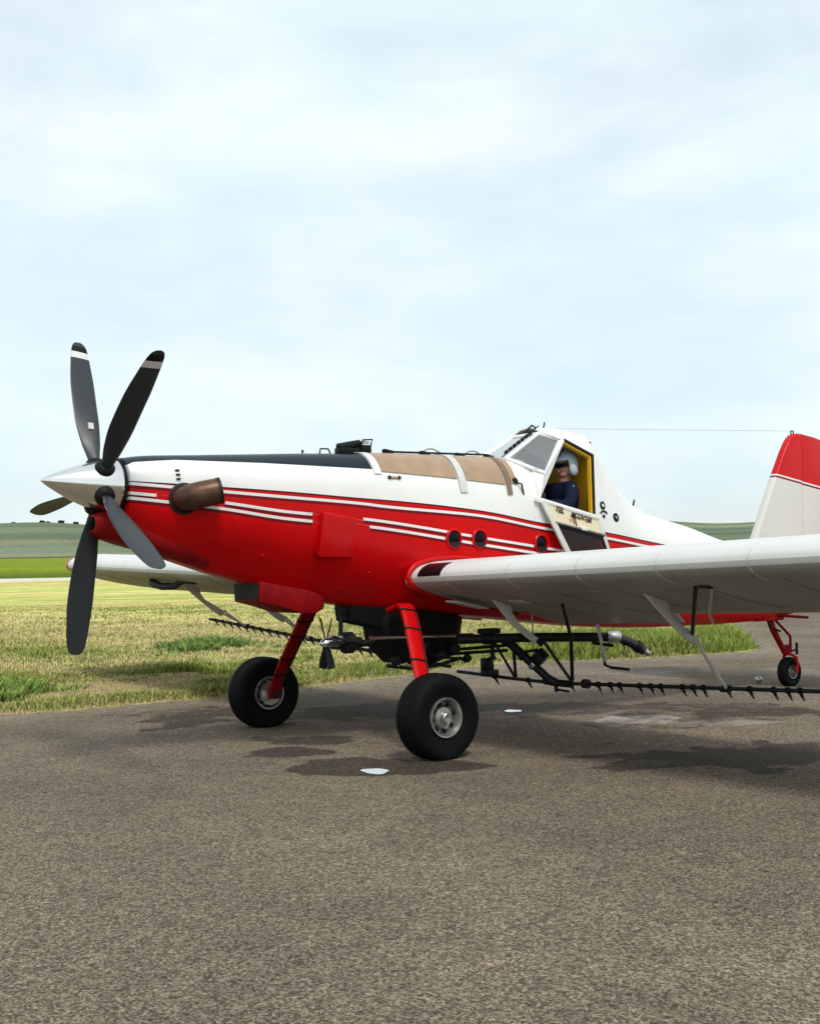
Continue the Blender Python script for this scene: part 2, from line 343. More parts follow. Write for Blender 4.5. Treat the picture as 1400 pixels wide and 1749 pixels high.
apron = link(bpy.data.objects.new('tarmac', npmesh('tarmac', np.stack([TX.ravel(), TY.ravel(), np.zeros(TX.size)], 1), TF[:, ::-1] if False else TF, m_tar, {'wet': wet.ravel(), 'pale': pale.ravel(), 'dust': dust.ravel()})))
tag(apron, 'coarse grey brown tarmac with dark wet stains', kind='structure')

def blob(cx, cy, sx, sy, rot, z, n=40, seed=0, amp=.25):
    r_ = np.random.default_rng(seed); ph = r_.random(4)*6.28
    P = []
    for k in range(n):
        t = 2*math.pi*k/n; q = 1 + amp*(math.sin(2*t+ph[0])*.5 + math.sin(3*t+ph[1])*.4 + math.sin(5*t+ph[2])*.25)
        u, w_ = sx*q*math.cos(t), sy*q*math.sin(t)
        P.append((cx + u*math.cos(rot) - w_*math.sin(rot), cy + u*math.sin(rot) + w_*math.cos(rot), z))
    return P
m_water, n, l, b = nodes('puddle water')
b.inputs['Base Color'].default_value = (.22, .21, .19, 1); b.inputs['Roughness'].default_value = .04; b.inputs['IOR'].default_value = 1.33; b.inputs['Specular IOR Level'].default_value = 1.0
b.inputs['Coat Weight'].default_value = 1; b.inputs['Coat Roughness'].default_value = .02
for P, lab, seed in [((-.765, -1.60, .105, .13), 'small pale puddle shining in the wet stain before the near main wheel', 1), ((2.6, .545, .085, .12), 'small pale puddle lying on the tarmac behind the near main wheel', 2)]:
    bl = blob(*P, RA, .004, seed=seed); q = mk('puddle', bl, [tuple(range(len(bl)))], m_water, smooth=False); tag(q, lab, 'puddle', 'puddles on the tarmac', 'thing')

# pale road far across the field
m_road = paint('pale gravel', (.62, .58, .50), .9, .1, var=.15, scale=.05)
P = []
for a_ in np.linspace(-.42, .42, 60):
    for d_, dz_ in ((246, -.1), (248, .5), (262, .5)):
        x_ = CX + d_*math.cos(th0-a_); y_ = CY + d_*math.sin(th0-a_); P.append((x_, y_, float(height(np.array([x_]), np.array([y_]))[0]) + dz_))
mk('gravel_road', P, [(3*i+k, 3*i+1+k, 3*i+4+k, 3*i+3+k) for i in range(59) for k in (0, 1)], m_road); tag(bpy.data.objects['gravel_road'], 'pale gravel road along the far edge of the field', kind='structure')

# ------------------------------------------------------------------ grass
m_grass, n, l, b = nodes('grass blades')
at = n.new('ShaderNodeAttribute'); at.attribute_name = 'tint'; l.new(at.outputs[0], b.inputs['Base Color'])
b.inputs['Roughness'].default_value = .8; b.inputs['Specular IOR Level'].default_value = .15
cu_ = n.new('ShaderNodeCombineXYZ'); cu_.inputs[2].default_value = 1.0; ge_ = n.new('ShaderNodeNewGeometry'); vm_ = n.new('ShaderNodeMix'); vm_.data_type = 'VECTOR'; vm_.inputs[0].default_value = .65
l.new(ge_.outputs['Normal'], vm_.inputs[4]); l.new(cu_.outputs[0], vm_.inputs[5]); l.new(vm_.outputs[1], b.inputs['Normal'])
def scatter(N, d0, d1, hgt, wid, nb, spread, emax=1e9, pw=1.0, keep=None):
    """tufts of bent blades over the grassland seen from the tarmac"""
    dd = d0 + (d1-d0)*rng.random(N)**pw; la = (rng.random(N)*2-1)*.55*dd
    x = CX + dd*FW[0] + la*RT[0]; y = CY + dd*FW[1] + la*RT[1]
    e = y-edge_y(x); k = (e > -.13*rng.random(N)**2) & (e < emax) & (rng.random(N) > .93*bare_at(x, y))
    if keep is not None: k &= keep(x, y, e)
    return x[k], y[k]
GV, GF, GC = [], [], []
nv = 0
def blades(x, y, hgt, wid, nb, spread, lush=0, straw_tip=.3):
    global nv
    N = len(x); g = np.clip(green_at(x, y) + lush, 0, 1)
    clump = fbm(x*1.7+5, y*1.7+9, 3)
    hh = hgt*(1-.75*bare_at(x, y))*(.35+1.1*clump)*(.65+.5*g)*smooth(-.05, .5, y-edge_y(x)+.15)*(1-.85*smooth(36, 66, depth_of(x, y)))
    x = np.repeat(x, nb); y = np.repeat(y, nb); g = np.repeat(g, nb); hh = np.repeat(hh, nb)*(.5+.8*rng.random(N*nb))
    az = rng.random(N*nb)*2*np.pi; r_ = spread*rng.random(N*nb); bx = x + r_*np.cos(az); by = y + r_*np.sin(az)
    bz = height(bx, by); lean = hh*(.25+.75*rng.random(N*nb)); la_ = az + rng.normal(0, .6, N*nb)
    w = wid*(.6+.8*rng.random(N*nb)); fa = rng.random(N*nb)*np.pi
    wx, wy = np.cos(fa)*w, np.sin(fa)*w
    p0 = np.stack([bx-wx, by-wy, bz-.01], 1); p1 = np.stack([bx+wx, by+wy, bz-.01], 1)
    mx, my = bx+.35*lean*np.cos(la_), by+.35*lean*np.sin(la_)
    p2 = np.stack([mx+wx*.7, my+wy*.7, bz+hh*.62], 1); p3 = np.stack([mx-wx*.7, my-wy*.7, bz+hh*.62], 1)
    p4 = np.stack([bx+lean*np.cos(la_), by+lean*np.sin(la_), bz+hh], 1)
    V = np.stack([p0, p1, p2, p3, p4], 1).reshape(-1, 3); M_ = len(bx); k = nv + np.arange(M_)*5
    GF.append(np.concatenate([np.stack([k, k+1, k+2], 1), np.stack([k, k+2, k+3], 1), np.stack([k+3, k+2, k+4], 1)])); nv += len(V); GV.append(V)
    q = (rng.random(M_) < g*1.05)[:, None]
    cg = np.array([.235, .315, .055])*(.45+.9*rng.random((M_, 1))) + np.array([.03, .0, .0])*rng.random((M_, 1)); cs = np.array([.64, .54, .235])*(.65+.6*rng.random((M_, 1)))
    c = np.where(q, cg, cs); GC.append(np.repeat(c, 5, 0))
x, y = scatter(80000, 12.5, 19, .1, .004, 5, .06, pw=.8); blades(x, y, .095, .0045, 6, .07)
x, y = scatter(58000, 18, 34, .1, .006, 5, .1, pw=1.2); blades(x, y, .10, .008, 6, .16)
x, y = scatter(32000, 32, 70, .1, .006, 5, .1, pw=1.4); blades(x, y, .08, .014, 5, .4)
x, y = scatter(42000, 12.5, 24, .1, .004, 5, .06, emax=.9, keep=lambda x, y, e: (e > .12) & (fbm(x*1.1+3, x*0+4.) > .40)); blades(x, y, .13, .005, 6, .06, lush=.12)
x, y = scatter(1500, 12.5, 26, .1, .004, 5, .06, keep=lambda x, y, e: e > .4); blades(x, y, .34, .003, 3, .05, lush=-.6)
x, y = scatter(90000, 15, 30, .1, .004, 5, .06, keep=lambda x, y, e: (x > 7.3) & (e > .1) & (e < 5)); blades(x, y, .23, .006, 6, .08, lush=.2)
gv = np.concatenate(GV); gf = np.concatenate(GF); gc = np.concatenate(GC)
grass = link(bpy.data.objects.new('grass', npmesh('grass', gv, gf, m_grass, {'tint': gc}, smoothf=False)))
tag(grass, 'dry straw and green grass along the tarmac edge', kind='stuff')

# loose stones and crumbs along the broken tarmac edge
N = 4200; sx_ = rng.uniform(-9, 22, N); so_ = np.abs(rng.normal(0, .42, N))*np.where(rng.random(N) < .15, 4, 1); sy_ = edge_y(sx_) + .12 - so_; r_ = .004 + .011*rng.random(N)**3
oc_ = np.array([(1,0,0),(-1,0,0),(0,1,0),(0,-1,0),(0,0,1),(0,0,-1)], float); jit = .6+.8*rng.random((N, 6, 1)); V = np.stack([sx_, sy_, r_*.35], 1)[:, None, :] + oc_[None]*jit*r_[:, None, None]*np.array([1, 1, .7])
T8 = np.array([(0,2,4),(2,1,4),(1,3,4),(3,0,4),(2,0,5),(1,2,5),(3,1,5),(0,3,5)]); F_ = (np.arange(N)[:, None, None]*6 + T8[None]).reshape(-1, 3)
tc_ = np.array([.30, .25, .19])*(.45+.9*rng.random((N, 1))); gr_ = link(bpy.data.objects.new('gravel', npmesh('gravel', V.reshape(-1, 3), F_, m_grass, {'tint': np.repeat(tc_, 6, 0)}, smoothf=False)))
tag(gr_, 'loose stones and crumbs along the grass side of the tarmac', kind='stuff')
# low leafy weed clumps that stand out of the dry grass
def weed(cx, cy, sx, sy, h, N, col, label):
    u = rng.normal(size=N)*.5; w_ = rng.normal(size=N)*.5; x = cx + u*sx*math.cos(RA) - w_*sy*math.sin(RA); y = cy + u*sx*math.sin(RA) + w_*sy*math.cos(RA)
    k = fbm(x*1.6+7, y*1.6+1, 3) > .36 + .22*np.hypot(u, w_); x, y, u, w_ = x[k], y[k], u[k], w_[k]; nb = 5
    hh = h*np.exp(-.6*(u**2+w_**2))*(.4+.9*fbm(x*2.2, y*2.2, 3)); x, y, hh = (np.repeat(q, nb) for q in (x, y, hh)); M_ = len(x)
    hh = hh*(.35+.9*rng.random(M_)); az = rng.random(M_)*6.283; x = x + .09*rng.random(M_)*np.cos(az); y = y + .09*rng.random(M_)*np.sin(az); z = height(x, y); ln = hh*(.3+.9*rng.random(M_)); fa = rng.random(M_)*3.14; wd = .006+.007*rng.random(M_)
    wx, wy = np.cos(fa)*wd, np.sin(fa)*wd; mx, my = x+.5*ln*np.cos(az), y+.5*ln*np.sin(az)
    V = np.stack([np.stack(q, 1) for q in ((x-wx*.5, y-wy*.5, z), (x+wx*.5, y+wy*.5, z), (mx+wx, my+wy, z+hh*.6), (mx-wx, my-wy, z+hh*.6), (x+ln*np.cos(az), y+ln*np.sin(az), z+hh*.95))], 1).reshape(-1, 3)
    q = np.arange(M_)*5; F_ = np.concatenate([np.stack([q, q+1, q+2], 1), np.stack([q, q+2, q+3], 1), np.stack([q+3, q+2, q+4], 1)])
    c = np.array(col)*(.6+.8*rng.random((M_, 1))) + np.array([.25, .16, .06])*(rng.random((M_, 1)) > .93)
    o = link(bpy.data.objects.new('weed_clump', npmesh('weed_clump', V, F_, m_grass, {'tint': np.repeat(c, 5, 0)}, smoothf=False)))
    tag(o, label, 'weeds', 'weed clumps in the grass', 'thing')
weed(5.0, 12.3, 1.1, 1.9, .26, 2600, (.16, .26, .055), 'dark green leafy weed clump in the dry grass beyond the far wheel')
weed(-1.25, 6.2, .8, 1.4, .22, 2000, (.19, .29, .06), 'green weed clump in the grass at the left by the tarmac edge')

# shrubs along the hill crest
m_leaf = paint('dark foliage', (.035, .05, .03), .9, .1, var=.4, scale=.4)
def far_tree(a_, d_, wdt, h, label):
    x_ = CX + d_*math.cos(th0-a_); y_ = CY + d_*math.sin(th0-a_); z_ = float(height(np.array([x_]), np.array([y_]))[0])
    t = empty('hill_tree', (x_, y_, z_-.3)); tag(t, label, 'tree', 'trees on the hill crest')
    MB().tube([(0, 0, 0), (.1, .1, h*.45)], [.35, .2], 6).build('trunk', m_dark, t)
    N = 260; p = rng.normal(size=(N, 3)); p /= np.linalg.norm(p, axis=1)[:, None]; p *= (rng.random(N)**.4)[:, None]; p = p*np.array([wdt/2, wdt/2, h*.42]) + np.array([0, 0, h*.55])
    p[:, 2] += (rng.random(N)-.5)*.8; a = rng.normal(size=(N, 3))*.55; b_ = rng.normal(size=(N, 3))*.55
    V = np.stack([p-a, p+b_, p+a, p-b_], 1).reshape(-1, 3)
    o = link(bpy.data.objects.new('crown', npmesh('crown', V, np.arange(N*4).reshape(N, 4), m_leaf, smoothf=False)), t)
f0 = 2072.68
for px, w_, h_, lab in [(22, 4, 2.2, 'small pale shrub at the far left of the hill crest'), (71, 7, 3.2, 'wide dark shrub on the hill crest left of the propeller'), (81, 5, 2.2, 'low shrub beside the wide one on the hill crest'), (104, 7.5, 4.4, 'tallest dark tree on the hill crest'), (129, 6.5, 4.0, 'rounded tree on the hill crest nearest the lower propeller blade')]:
    far_tree(math.atan((px-700)/f0), 1502, w_, h_, lab)

# ------------------------------------------------------------------ airplane: fuselage sections, x aft, y starboard, z up
ST = np.array([
# x, zb, zt, w, wb, zlo, zsh, wt, dz
[-2.19,1.99,2.543,.255,.13,2.12,2.43,.16,.04],
[-2.0,1.81,2.568,.30,.12,2.06,2.43,.18,.04],
[-1.5,1.615,2.594,.37,.13,1.96,2.43,.21,.04],
[-1.0,1.475,2.62,.42,.15,1.86,2.43,.25,.04],
[-.5,1.345,2.645,.465,.17,1.75,2.43,.29,.04],
[0,1.25,2.663,.495,.20,1.66,2.42,.32,.04],
[.5,1.195,2.678,.51,.24,1.56,2.41,.33,.04],
[1.0,1.14,2.683,.515,.28,1.46,2.40,.33,.04],
[1.5,1.085,2.688,.515,.35,1.30,2.39,.33,.04],
[2.1,1.02,2.69,.51,.34,1.22,2.37,.33,.04],
[2.5,.975,2.80,.505,.33,1.17,2.20,.36,.08],
[2.97,.925,2.995,.50,.31,1.11,2.08,.37,.12],
[3.15,.91,2.915,.485,.30,1.08,2.04,.31,.12],
[3.3,.90,2.79,.475,.29,1.07,2.02,.27,.11],
[3.47,.89,2.57,.46,.28,1.05,1.97,.24,.09],
[3.65,.88,2.37,.44,.27,1.04,1.93,.23,.06],
[3.85,.872,2.245,.42,.25,1.03,1.88,.22,.05],
[4.1,.863,2.155,.39,.235,1.02,1.84,.205,.05],
[4.84,.85,2.005,.31,.18,1.0,1.74,.15,.04],
[5.45,.842,1.855,.24,.13,.98,1.60,.10,.03],
[6.2,.845,1.72,.15,.08,.97,1.5,.06,.03],
[7.2,.95,1.60,.05,.03,1.05,1.4,.02,.02]])
def pchip(xs,ys,x):
    xs=np.asarray(xs,float);ys=np.asarray(ys,float);x=np.clip(np.asarray(x,float),xs[0],xs[-1])
    h=np.diff(xs);dl=np.diff(ys)/h;m=np.zeros(len(xs))
    for i in range(1,len(xs)-1):
        if dl[i-1]*dl[i]>0:
            w1=2*h[i]+h[i-1];w2=h[i]+2*h[i-1];m[i]=(w1+w2)/(w1/dl[i-1]+w2/dl[i])
    m[0]=dl[0];m[-1]=dl[-1]
    i=np.clip(np.searchsorted(xs,x)-1,0,len(h)-1);t=(x-xs[i])/h[i]
    return (2*t**3-3*t**2+1)*ys[i]+(t**3-2*t**2+t)*h[i]*m[i]+(-2*t**3+3*t**2)*ys[i+1]+(t**3-t**2)*h[i]*m[i+1]
def sect(x,s):
    """point (y>=0,z) of the fuselage section at x, s in 0 (belly) .. 1 (top)"""
    zb,zt,w,wb,zlo,zsh,wt,dz=[float(pchip(ST[:,0],ST[:,k],x)) for k in range(1,9)]
    P=[(-wb*.6,zb),(0,zb),(wb*.6,zb),(wb,zb+.015),(w,zlo),(w,.5*(zlo+zsh)),(w,zsh),(wt,zt-dz),(wt*.55,zt),(0,zt),(-wt*.55,zt)]
    n=len(P)-3; u=s*n; i=min(int(u),n-1); t=u-i
    b=((1-t)**3/6,(3*t**3-6*t**2+4)/6,(-3*t**3+3*t**2+3*t+1)/6,t**3/6)
    return sum(b[k]*P[i+k][0] for k in range(4)),sum(b[k]*P[i+k][1] for k in range(4))
def s_at_z(x,z):
    a,b=0.,1.
    for _ in range(30):
        m=.5*(a+b)
        if sect(x,m)[1]<z:a=m
        else:b=m
    return .5*(a+b)
plane = empty('crop_duster_airplane')
tag(plane, 'red and white crop dusting airplane with five grey propeller blades parked on tarmac', 'airplane')
TABS = {'d0': ([-2.25,-1.387,-.834,-.022,.117,1.3,2.166,3.1,3.66,5.5,7.2], [2.34,2.299,2.272,2.222,2.216,2.129,2.009,1.917,1.845,1.62,1.40]),
 'd1': ([-2.25,-1.39,-.837,-.025,.113,1.3,2.163,3.09,3.65,5.5,7.2], [2.322,2.26,2.223,2.171,2.157,2.078,1.956,1.857,1.785,1.56,1.34]),
 'd2': ([-2.25,-1.39,-.84,-.03,1.29,2.29,3.5,7.2], [2.246,2.166,2.097,2.034,1.868,1.743,1.58,1.1]),
 'd3': ([-2.25,-1.39,-.84,-.03,1.29,2.32,3.5,7.2], [2.206,2.113,2.036,1.97,1.801,1.671,1.50,1.0]),
 'd4': ([-2.2,-2.131,-1.761,-.983,-.367,.0951,.0952,.4,7.2], [2.47,2.50,2.53,2.522,2.506,2.496,9,9,9])}
def livery(vs):
    v = np.array(vs); X, Zc = v[:, 0], v[:, 2]; out = {}
    for k, (a, b_) in TABS.items():
        d = Zc - (pchip(a, b_, X) if k != 'd4' else np.interp(X, a, b_))
        if k in ('d2', 'd3'):
            w_ = np.where((X > -.57) & (X < (.0 if k == 'd3' else -.07)), 1., 0.)
            if k == 'd2': w_ = np.maximum(w_, np.where((X > -1.97) & (X < -1.4), 1., 0.))
            d = np.where(w_ > .5, np.where(d > 0, 1., -1.), d)
        out[k] = d
    return out
m_liv, n, l, b = nodes('red and white livery')
def attr(nm): a = n.new('ShaderNodeAttribute'); a.attribute_name = nm; return a.outputs['Fac']
v = objvec(n); blot = ramp(n, l, noise(n, l, 2.2, 6, v, .6), (.3, 0), (.72, 1)); fine = noise(n, l, 30, 4, v)
redc = mixc(n, l, blot, (.50, .0022, .0035), (.60, .0028, .0045))
whitec = mixc(n, l, blot, (.76, .76, .745), (.82, .82, .80))
c = mixc(n, l, math_(n, l, 'GREATER_THAN', attr('d0'), 0.), redc, whitec)
edge = math_(n, l, 'COMPARE', attr('d0'), -.006, .007); c = mixc(n, l, edge, c, (.055, .004, .008))
for k in ('d1', 'd2', 'd3'):
    c = mixc(n, l, math_(n, l, 'COMPARE', attr(k), -.017, .022), c, (.16, .004, .008))
    c = mixc(n, l, math_(n, l, 'COMPARE', attr(k), 0., .0125), c, (.78, .76, .75))
blk = math_(n, l, 'GREATER_THAN', attr('d4'), 0.); c = mixc(n, l, blk, c, (.014, .022, .030))
l.new(c, b.inputs['Base Color']); l.new(ramp(n, l, blot, (.0, .25), (1., .34)), b.inputs['Roughness']); b.inputs['Specular IOR Level'].default_value = .15
bump(n, l, b, noise(n, l, 1.6, 2, v), .12, .05)
def loft(name, rows, closed, capA=False, capB=False):
    """rows: list of rings of points"""
    m = len(rows[0]); vs = [p for r in rows for p in r]; fs = []
    for i in range(len(rows)-1):
        for j in range(m if closed else m-1):
            a, b_ = i*m+j, i*m+(j+1) % m; fs.append((a, b_, b_+m, a+m))
    if capA: fs.append(tuple(range(m-1, -1, -1)))
    if capB: fs.append(tuple((len(rows)-1)*m+j for j in range(m)))
    return vs, fs
NS = 72
def ring(x, NS=NS, ztop=None):
    S = np.linspace(0, 1, NS+1); smax = 1. if ztop is None else s_at_z(x, ztop)
    h = [sect(x, s*smax) for s in S]
    if ztop is None: return [(x, y, z) for y, z in h] + [(x, -y, z) for y, z in h[-2:0:-1]]
    return [(x, y, z) for y, z in h[::-1]] + [(x, -y, z) for y, z in h[1:]]
def zsill(x): return 2.251 - .2294*(x-2.085)
V, Fc = [], []
def put(vs, fs):
    k = len(V); V.extend(vs); Fc.extend([tuple(i+k for i in f) for f in fs])
put(*loft('a', [ring(x) for x in np.linspace(-2.19, 2.085, 190)], True, True, True))
put(*loft('b', [ring(x, 60, zsill(x)) for x in np.linspace(2.085, 2.852, 34)], False))
S = np.linspace(0, 1, NS+1)
def xstart(s): 
    z = sect(2.9, s)[1]; return 2.852 + max(0, z-2.075)*.163
XS = [xstart(s) for s in S]
rows = []
for t in np.concatenate([np.linspace(0, .24, 36), np.linspace(.25, 1, 60)]):
    h = [(xs_ + t*(7.2-xs_),)+sect(xs_ + t*(7.2-xs_), s) for xs_, s in zip(XS, S)]
    rows.append(h + [(x, -y, z) for x, y, z in h[-2:0:-1]])
put(*loft('c', rows, True, False, True))
fus = mk('fuselage', V, Fc, m_liv, plane)
for k, a in livery(V).items(): fus.data.attributes.new(k, 'FLOAT', 'POINT').data.foreach_set('value', a.astype(np.float32))
bm = bmesh.new(); bm.from_mesh(fus.data); bmesh.ops.recalc_face_normals(bm, faces=bm.faces)
for e in bm.edges:
    if len(e.link_faces) == 2 and e.calc_face_angle(0) > math.radians(50): e.smooth = False
bm.to_mesh(fus.data); bm.free()

def surf(x, z, side=-1, off=0.):
    """point and outward normal on the fuselage skin"""
    s = s_at_z(x, z); y, zz = sect(x, s); y1, z1 = sect(x, min(1, s+.01)); y0, z0 = sect(x, max(0, s-.01)); yb = sect(x+.03, s_at_z(x+.03, z))[0]
    t1 = Vector((0, y1-y0, z1-z0)).normalized(); t2 = Vector((.03, yb-y, 0)).normalized()
    nn = t1.cross(t2); nn = -nn if nn.y < 0 else nn; nn.normalize()
    p = Vector((x, y, zz)) + nn*off
    if side < 0: p.y = -p.y; nn.y = -nn.y
    return p, nn
def skin_strip(x0, x1, zlo, name, mat, parent, off=.006, nx=16, ns=14, bevel=.002):
    """raised panel wrapped over the top of the fuselage between two stations, down to z = zlo(x) on both sides"""
    P = []
    for x in np.linspace(x0, x1, nx):
        s0 = s_at_z(x, zlo(x)); h = []
        for s in np.linspace(s0, 1, ns):
            y, z = sect(x, s); y1, z1 = sect(x, min(1, s+.01)); y0, z0 = sect(x, s-.01); t = Vector((0, y1-y0, z1-z0)).normalized()
            h.append((x, y + t.z*off, z - t.y*off))
        P.append(h + [(x, -y, z) for x, y, z in h[-2::-1]])
    return MB().grid(P).build(name, mat, parent, solid=-.005)
def disc(p, nn, prof, name, mat, parent, n=24):
    return MB().lathe(prof, p, nn, n).build(name, mat, parent)
# hopper top panels and straps
tanlo = lambda x: np.interp(x, [.2, .986, 1.72, 1.9], [2.474, 2.435, 2.385, 2.37])
skin_strip(.185, 1.055, tanlo, 'hopper_panel', m_tan, fus); skin_strip(1.17, 1.66, tanlo, 'hopper_panel', m_tan, fus); skin_strip(1.745, 1.82, lambda x: tanlo(x)+.02, 'hopper_panel', m_tan, fus)
skin_strip(.10, .175, lambda x: 2.45, 'hopper_strap', m_white, fus, .009, 4)
skin_strip(1.068, 1.155, lambda x: 2.30, 'hopper_strap', m_greystrap, fus, .011, 5)
skin_strip(1.672, 1.735, lambda x: 2.29, 'hopper_strap', m_brown, fus, .010, 5)
# lap seams of the cowling panels, and rows of fasteners
for xs_ in (-1.78, -.62, .40, 2.06):
    P = [[tuple(surf(x, z, -1, .0022)[0]) for z in np.linspace(float(pchip(ST[:,0], ST[:,1], x))+.12, 2.45, 16)] for x in (xs_, xs_+.012)]
    MB().grid(P).build('panel_seam', m_red_dark if xs_ < 2 else m_offwhite, fus, solid=.002) if False else None
riv = MB(); rivw = MB()
def rivet_row(pts, mb, r=.005):
    for x, z in pts:
        for sd_ in (-1, 1):
            p, nn = surf(x, z, sd_); a = nn.orthogonal().normalized(); b_ = nn.cross(a)
            v_ = [p+nn*.003] + [p + (a*math.cos(q) + b_*math.sin(q))*r for q in np.linspace(0, 2*math.pi, 7)[:-1]]
            mb.add(v_, [(0, i+1, (i+1) % 6+1) for i in range(6)])
for xs_ in (-1.78, -.62, .42, 2.02):
    zb_ = float(pchip(ST[:,0], ST[:,1], xs_)); rivet_row([(xs_, z) for z in np.arange(zb_+.16, 2.1, .055)], riv); rivet_row([(xs_, z) for z in np.arange(2.32, 2.46, .045)], rivw) if xs_ < 2.5 else 0
rivet_row([(x, float(pchip(*TABS['d0'], x))+.085) for x in np.arange(-1.7, 2.0, .11)], rivw, .007)
rivet_row([(x, 1.70-.055*x) for x in np.arange(-1.5, 1.9, .075)], riv)
o = riv.build('rivets', m_red, fus, auto=False); o['kind'] = 'stuff'; o = rivw.build('rivets', m_white, fus, auto=False); o['kind'] = 'stuff'
for x, z in [(-1.74, 2.07), (-1.0, 1.72), (.05, 1.55), (.5, 1.62), (.55, 1.38), (-.2, 1.42)]:
    p, nn = surf(x, z); disc(p, nn, [(-.004, .018), (.005, .016), (.010, .008)], 'latch', m_red, fus, 12)
# hinge clips on the cowl joint, small latch by the hopper
for z in (2.36, 2.395, 2.43): 
    p, nn = surf(-1.80, z); MB().box(p+nn*.006, (.035, .02, .014), nn.to_track_quat('Y', 'Z').to_matrix()).build('latch', m_dark, fus, bevel=.003)
for x in (.25, .36):
    p, nn = surf(x, 2.42); MB().box(p+nn*.01, (.028, .022, .03), nn.to_track_quat('Y', 'Z').to_matrix()).build('latch', m_dark, fus, bevel=.004)
p, nn = surf(.305, 2.42); MB().box(p+nn*.008, (.085, .016, .022), nn.to_track_quat('Y', 'Z').to_matrix()).build('latch', m_tan, fus, bevel=.004)
# portholes
for x, z in ((.954, 1.858), (1.273, 1.857), (2.084, 1.809)):
    p, nn = surf(x, z); q = disc(p, nn, [(-.01, .098), (.014, .096), (.022, .088), (.022, .078), (.006, .074), (.004, .0)], 'porthole', m_red, plane, 32)
    g = disc(p, nn, [(.006, .073), (.016, .062), (.026, .035), (.029, .001)], 'porthole_lens', m_lens, q, 28)
    up = Vector((0, 0, 1)) - nn*nn.z; up.normalize(); sx = up.cross(nn).normalized()
    pl = [p + nn*.018 + (sx*math.cos(t) + up*math.sin(t))*.082 for t in np.radians(np.linspace(205, 335, 12))]
    MB().plate(pl, nn, .022).build('porthole_shield', m_dark, q)
# round cabin air vents and handhold behind the door
for x, z, r in ((3.03, 2.205, .045), (3.25, 2.082, .047)):
    p, nn = surf(x, z); q = disc(p, nn, [(-.004, r), (.008, r), (.012, r*.82), (.004, r*.55), (.004, .001)], 'air_vent', m_black, plane)
    disc(p+nn*.004, nn, [(0, r*.42), (.008, r*.38), (.010, .001)], 'vent_knob', m_white if x < 3.1 else m_dull, q, 16)
p, nn = surf(3.03, 2.09); q = disc(p, nn, [(-.004, .02), (.01, .017), (.012, .001)], 'handhold', m_black, plane)
P = [surf(3.03+.065*math.cos(t), 2.10+.045*math.sin(t), -1, .008)[0] for t in np.radians(np.linspace(25, 150, 9))]
MB().tube(P, .008, 6).build('handhold_rim', m_black, q)
# wedge shaped intake on the side
f4 = [surf(-.51, 2.09, -1, .085)[0], surf(-.14, 2.045, -1, .012)[0], surf(-.155, 1.688, -1, .012)[0], surf(-.535, 1.735, -1, .10)[0]]
b4 = [surf(-.51, 2.09, -1, -.02)[0], surf(-.14, 2.045, -1, -.02)[0], surf(-.155, 1.688, -1, -.02)[0], surf(-.535, 1.735, -1, -.02)[0]]
MB().add(f4+b4, [(0,1,2,3),(4,7,6,5),(0,4,5,1),(1,5,6,2),(2,6,7,3),(3,7,4,0)]).build('side_intake', m_red, plane, bevel=.012, seg=3)
# chin air intake under the spinner
rows = []
for x, zt_, zb_, w_ in ((-2.42, 2.07, 1.93, .10), (-2.40, 2.085, 1.905, .125), (-2.34, 2.10, 1.87, .15), (-2.2, 2.12, 1.825, .18), (-2.0, 2.05, 1.775, .20), (-1.7, 2.0, 1.68, .21), (-1.45, 1.9, 1.60, .19)):
    zc, hz = (zt_+zb_)/2, (zt_-zb_)/2; rows.append([(x, w_*math.copysign(abs(math.cos(t))**.7, math.cos(t)), zc+hz*math.copysign(abs(math.sin(t))**.7, math.sin(t))) for t in np.linspace(0, 2*math.pi, 33)[:-1]])
inn = [[(x, y*.82, (z-2.0)*.82+2.0) for x, y, z in rows[0]], [(x+.25, y*.8, (z-2.0)*.8+2.0) for x, y, z in rows[0]]]
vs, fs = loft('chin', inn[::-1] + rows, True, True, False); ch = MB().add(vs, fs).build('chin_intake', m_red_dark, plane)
MB().lathe([(0, .105), (.01, .105)], (-2.2, 0, 2.0), (1, 0, 0), 20).build('intake_mouth', m_int, ch)

# spinner and propeller
TL, TH, PR = .0664, .8226, 1.4166
ax = Vector((math.cos(TL), 0, -math.sin(TL))); pup = Vector((math.sin(TL), 0, math.cos(TL))); pport = Vector((0, -1, 0)); HUB = Vector((-2.3627, 0, 2.3105))
prof = [(-.478, .002), (-.470, .010), (-.44, .030), (-.39, .058), (-.32, .092), (-.24, .128), (-.15, .163), (-.06, .192), (.03, .212), (.10, .222), (.135, .225)]
prof = [(a, float(pchip([p[0] for p in prof], [p[1] for p in prof], a))) for a in np.linspace(-.478, .135, 40)] + [(.14, .222), (.14, .19)]
spin = MB().lathe(prof, HUB, ax, 64).build('spinner', m_steel, plane)
MB().lathe([(.142, .228), (.16, .229), (.165, .2)], HUB, ax, 48).build('spinner_backplate', m_black, spin)
MB().lathe([(.18, .20), (.26, .20)], HUB, ax, 40).build('propeller_shaft', m_dark, spin)
def chord(r): return float(pchip([.16, .25, .40, .65, .95, 1.2, 1.34, 1.40, 1.4166], [.085, .10, .155, .205, .215, .185, .150, .105, .05], r))
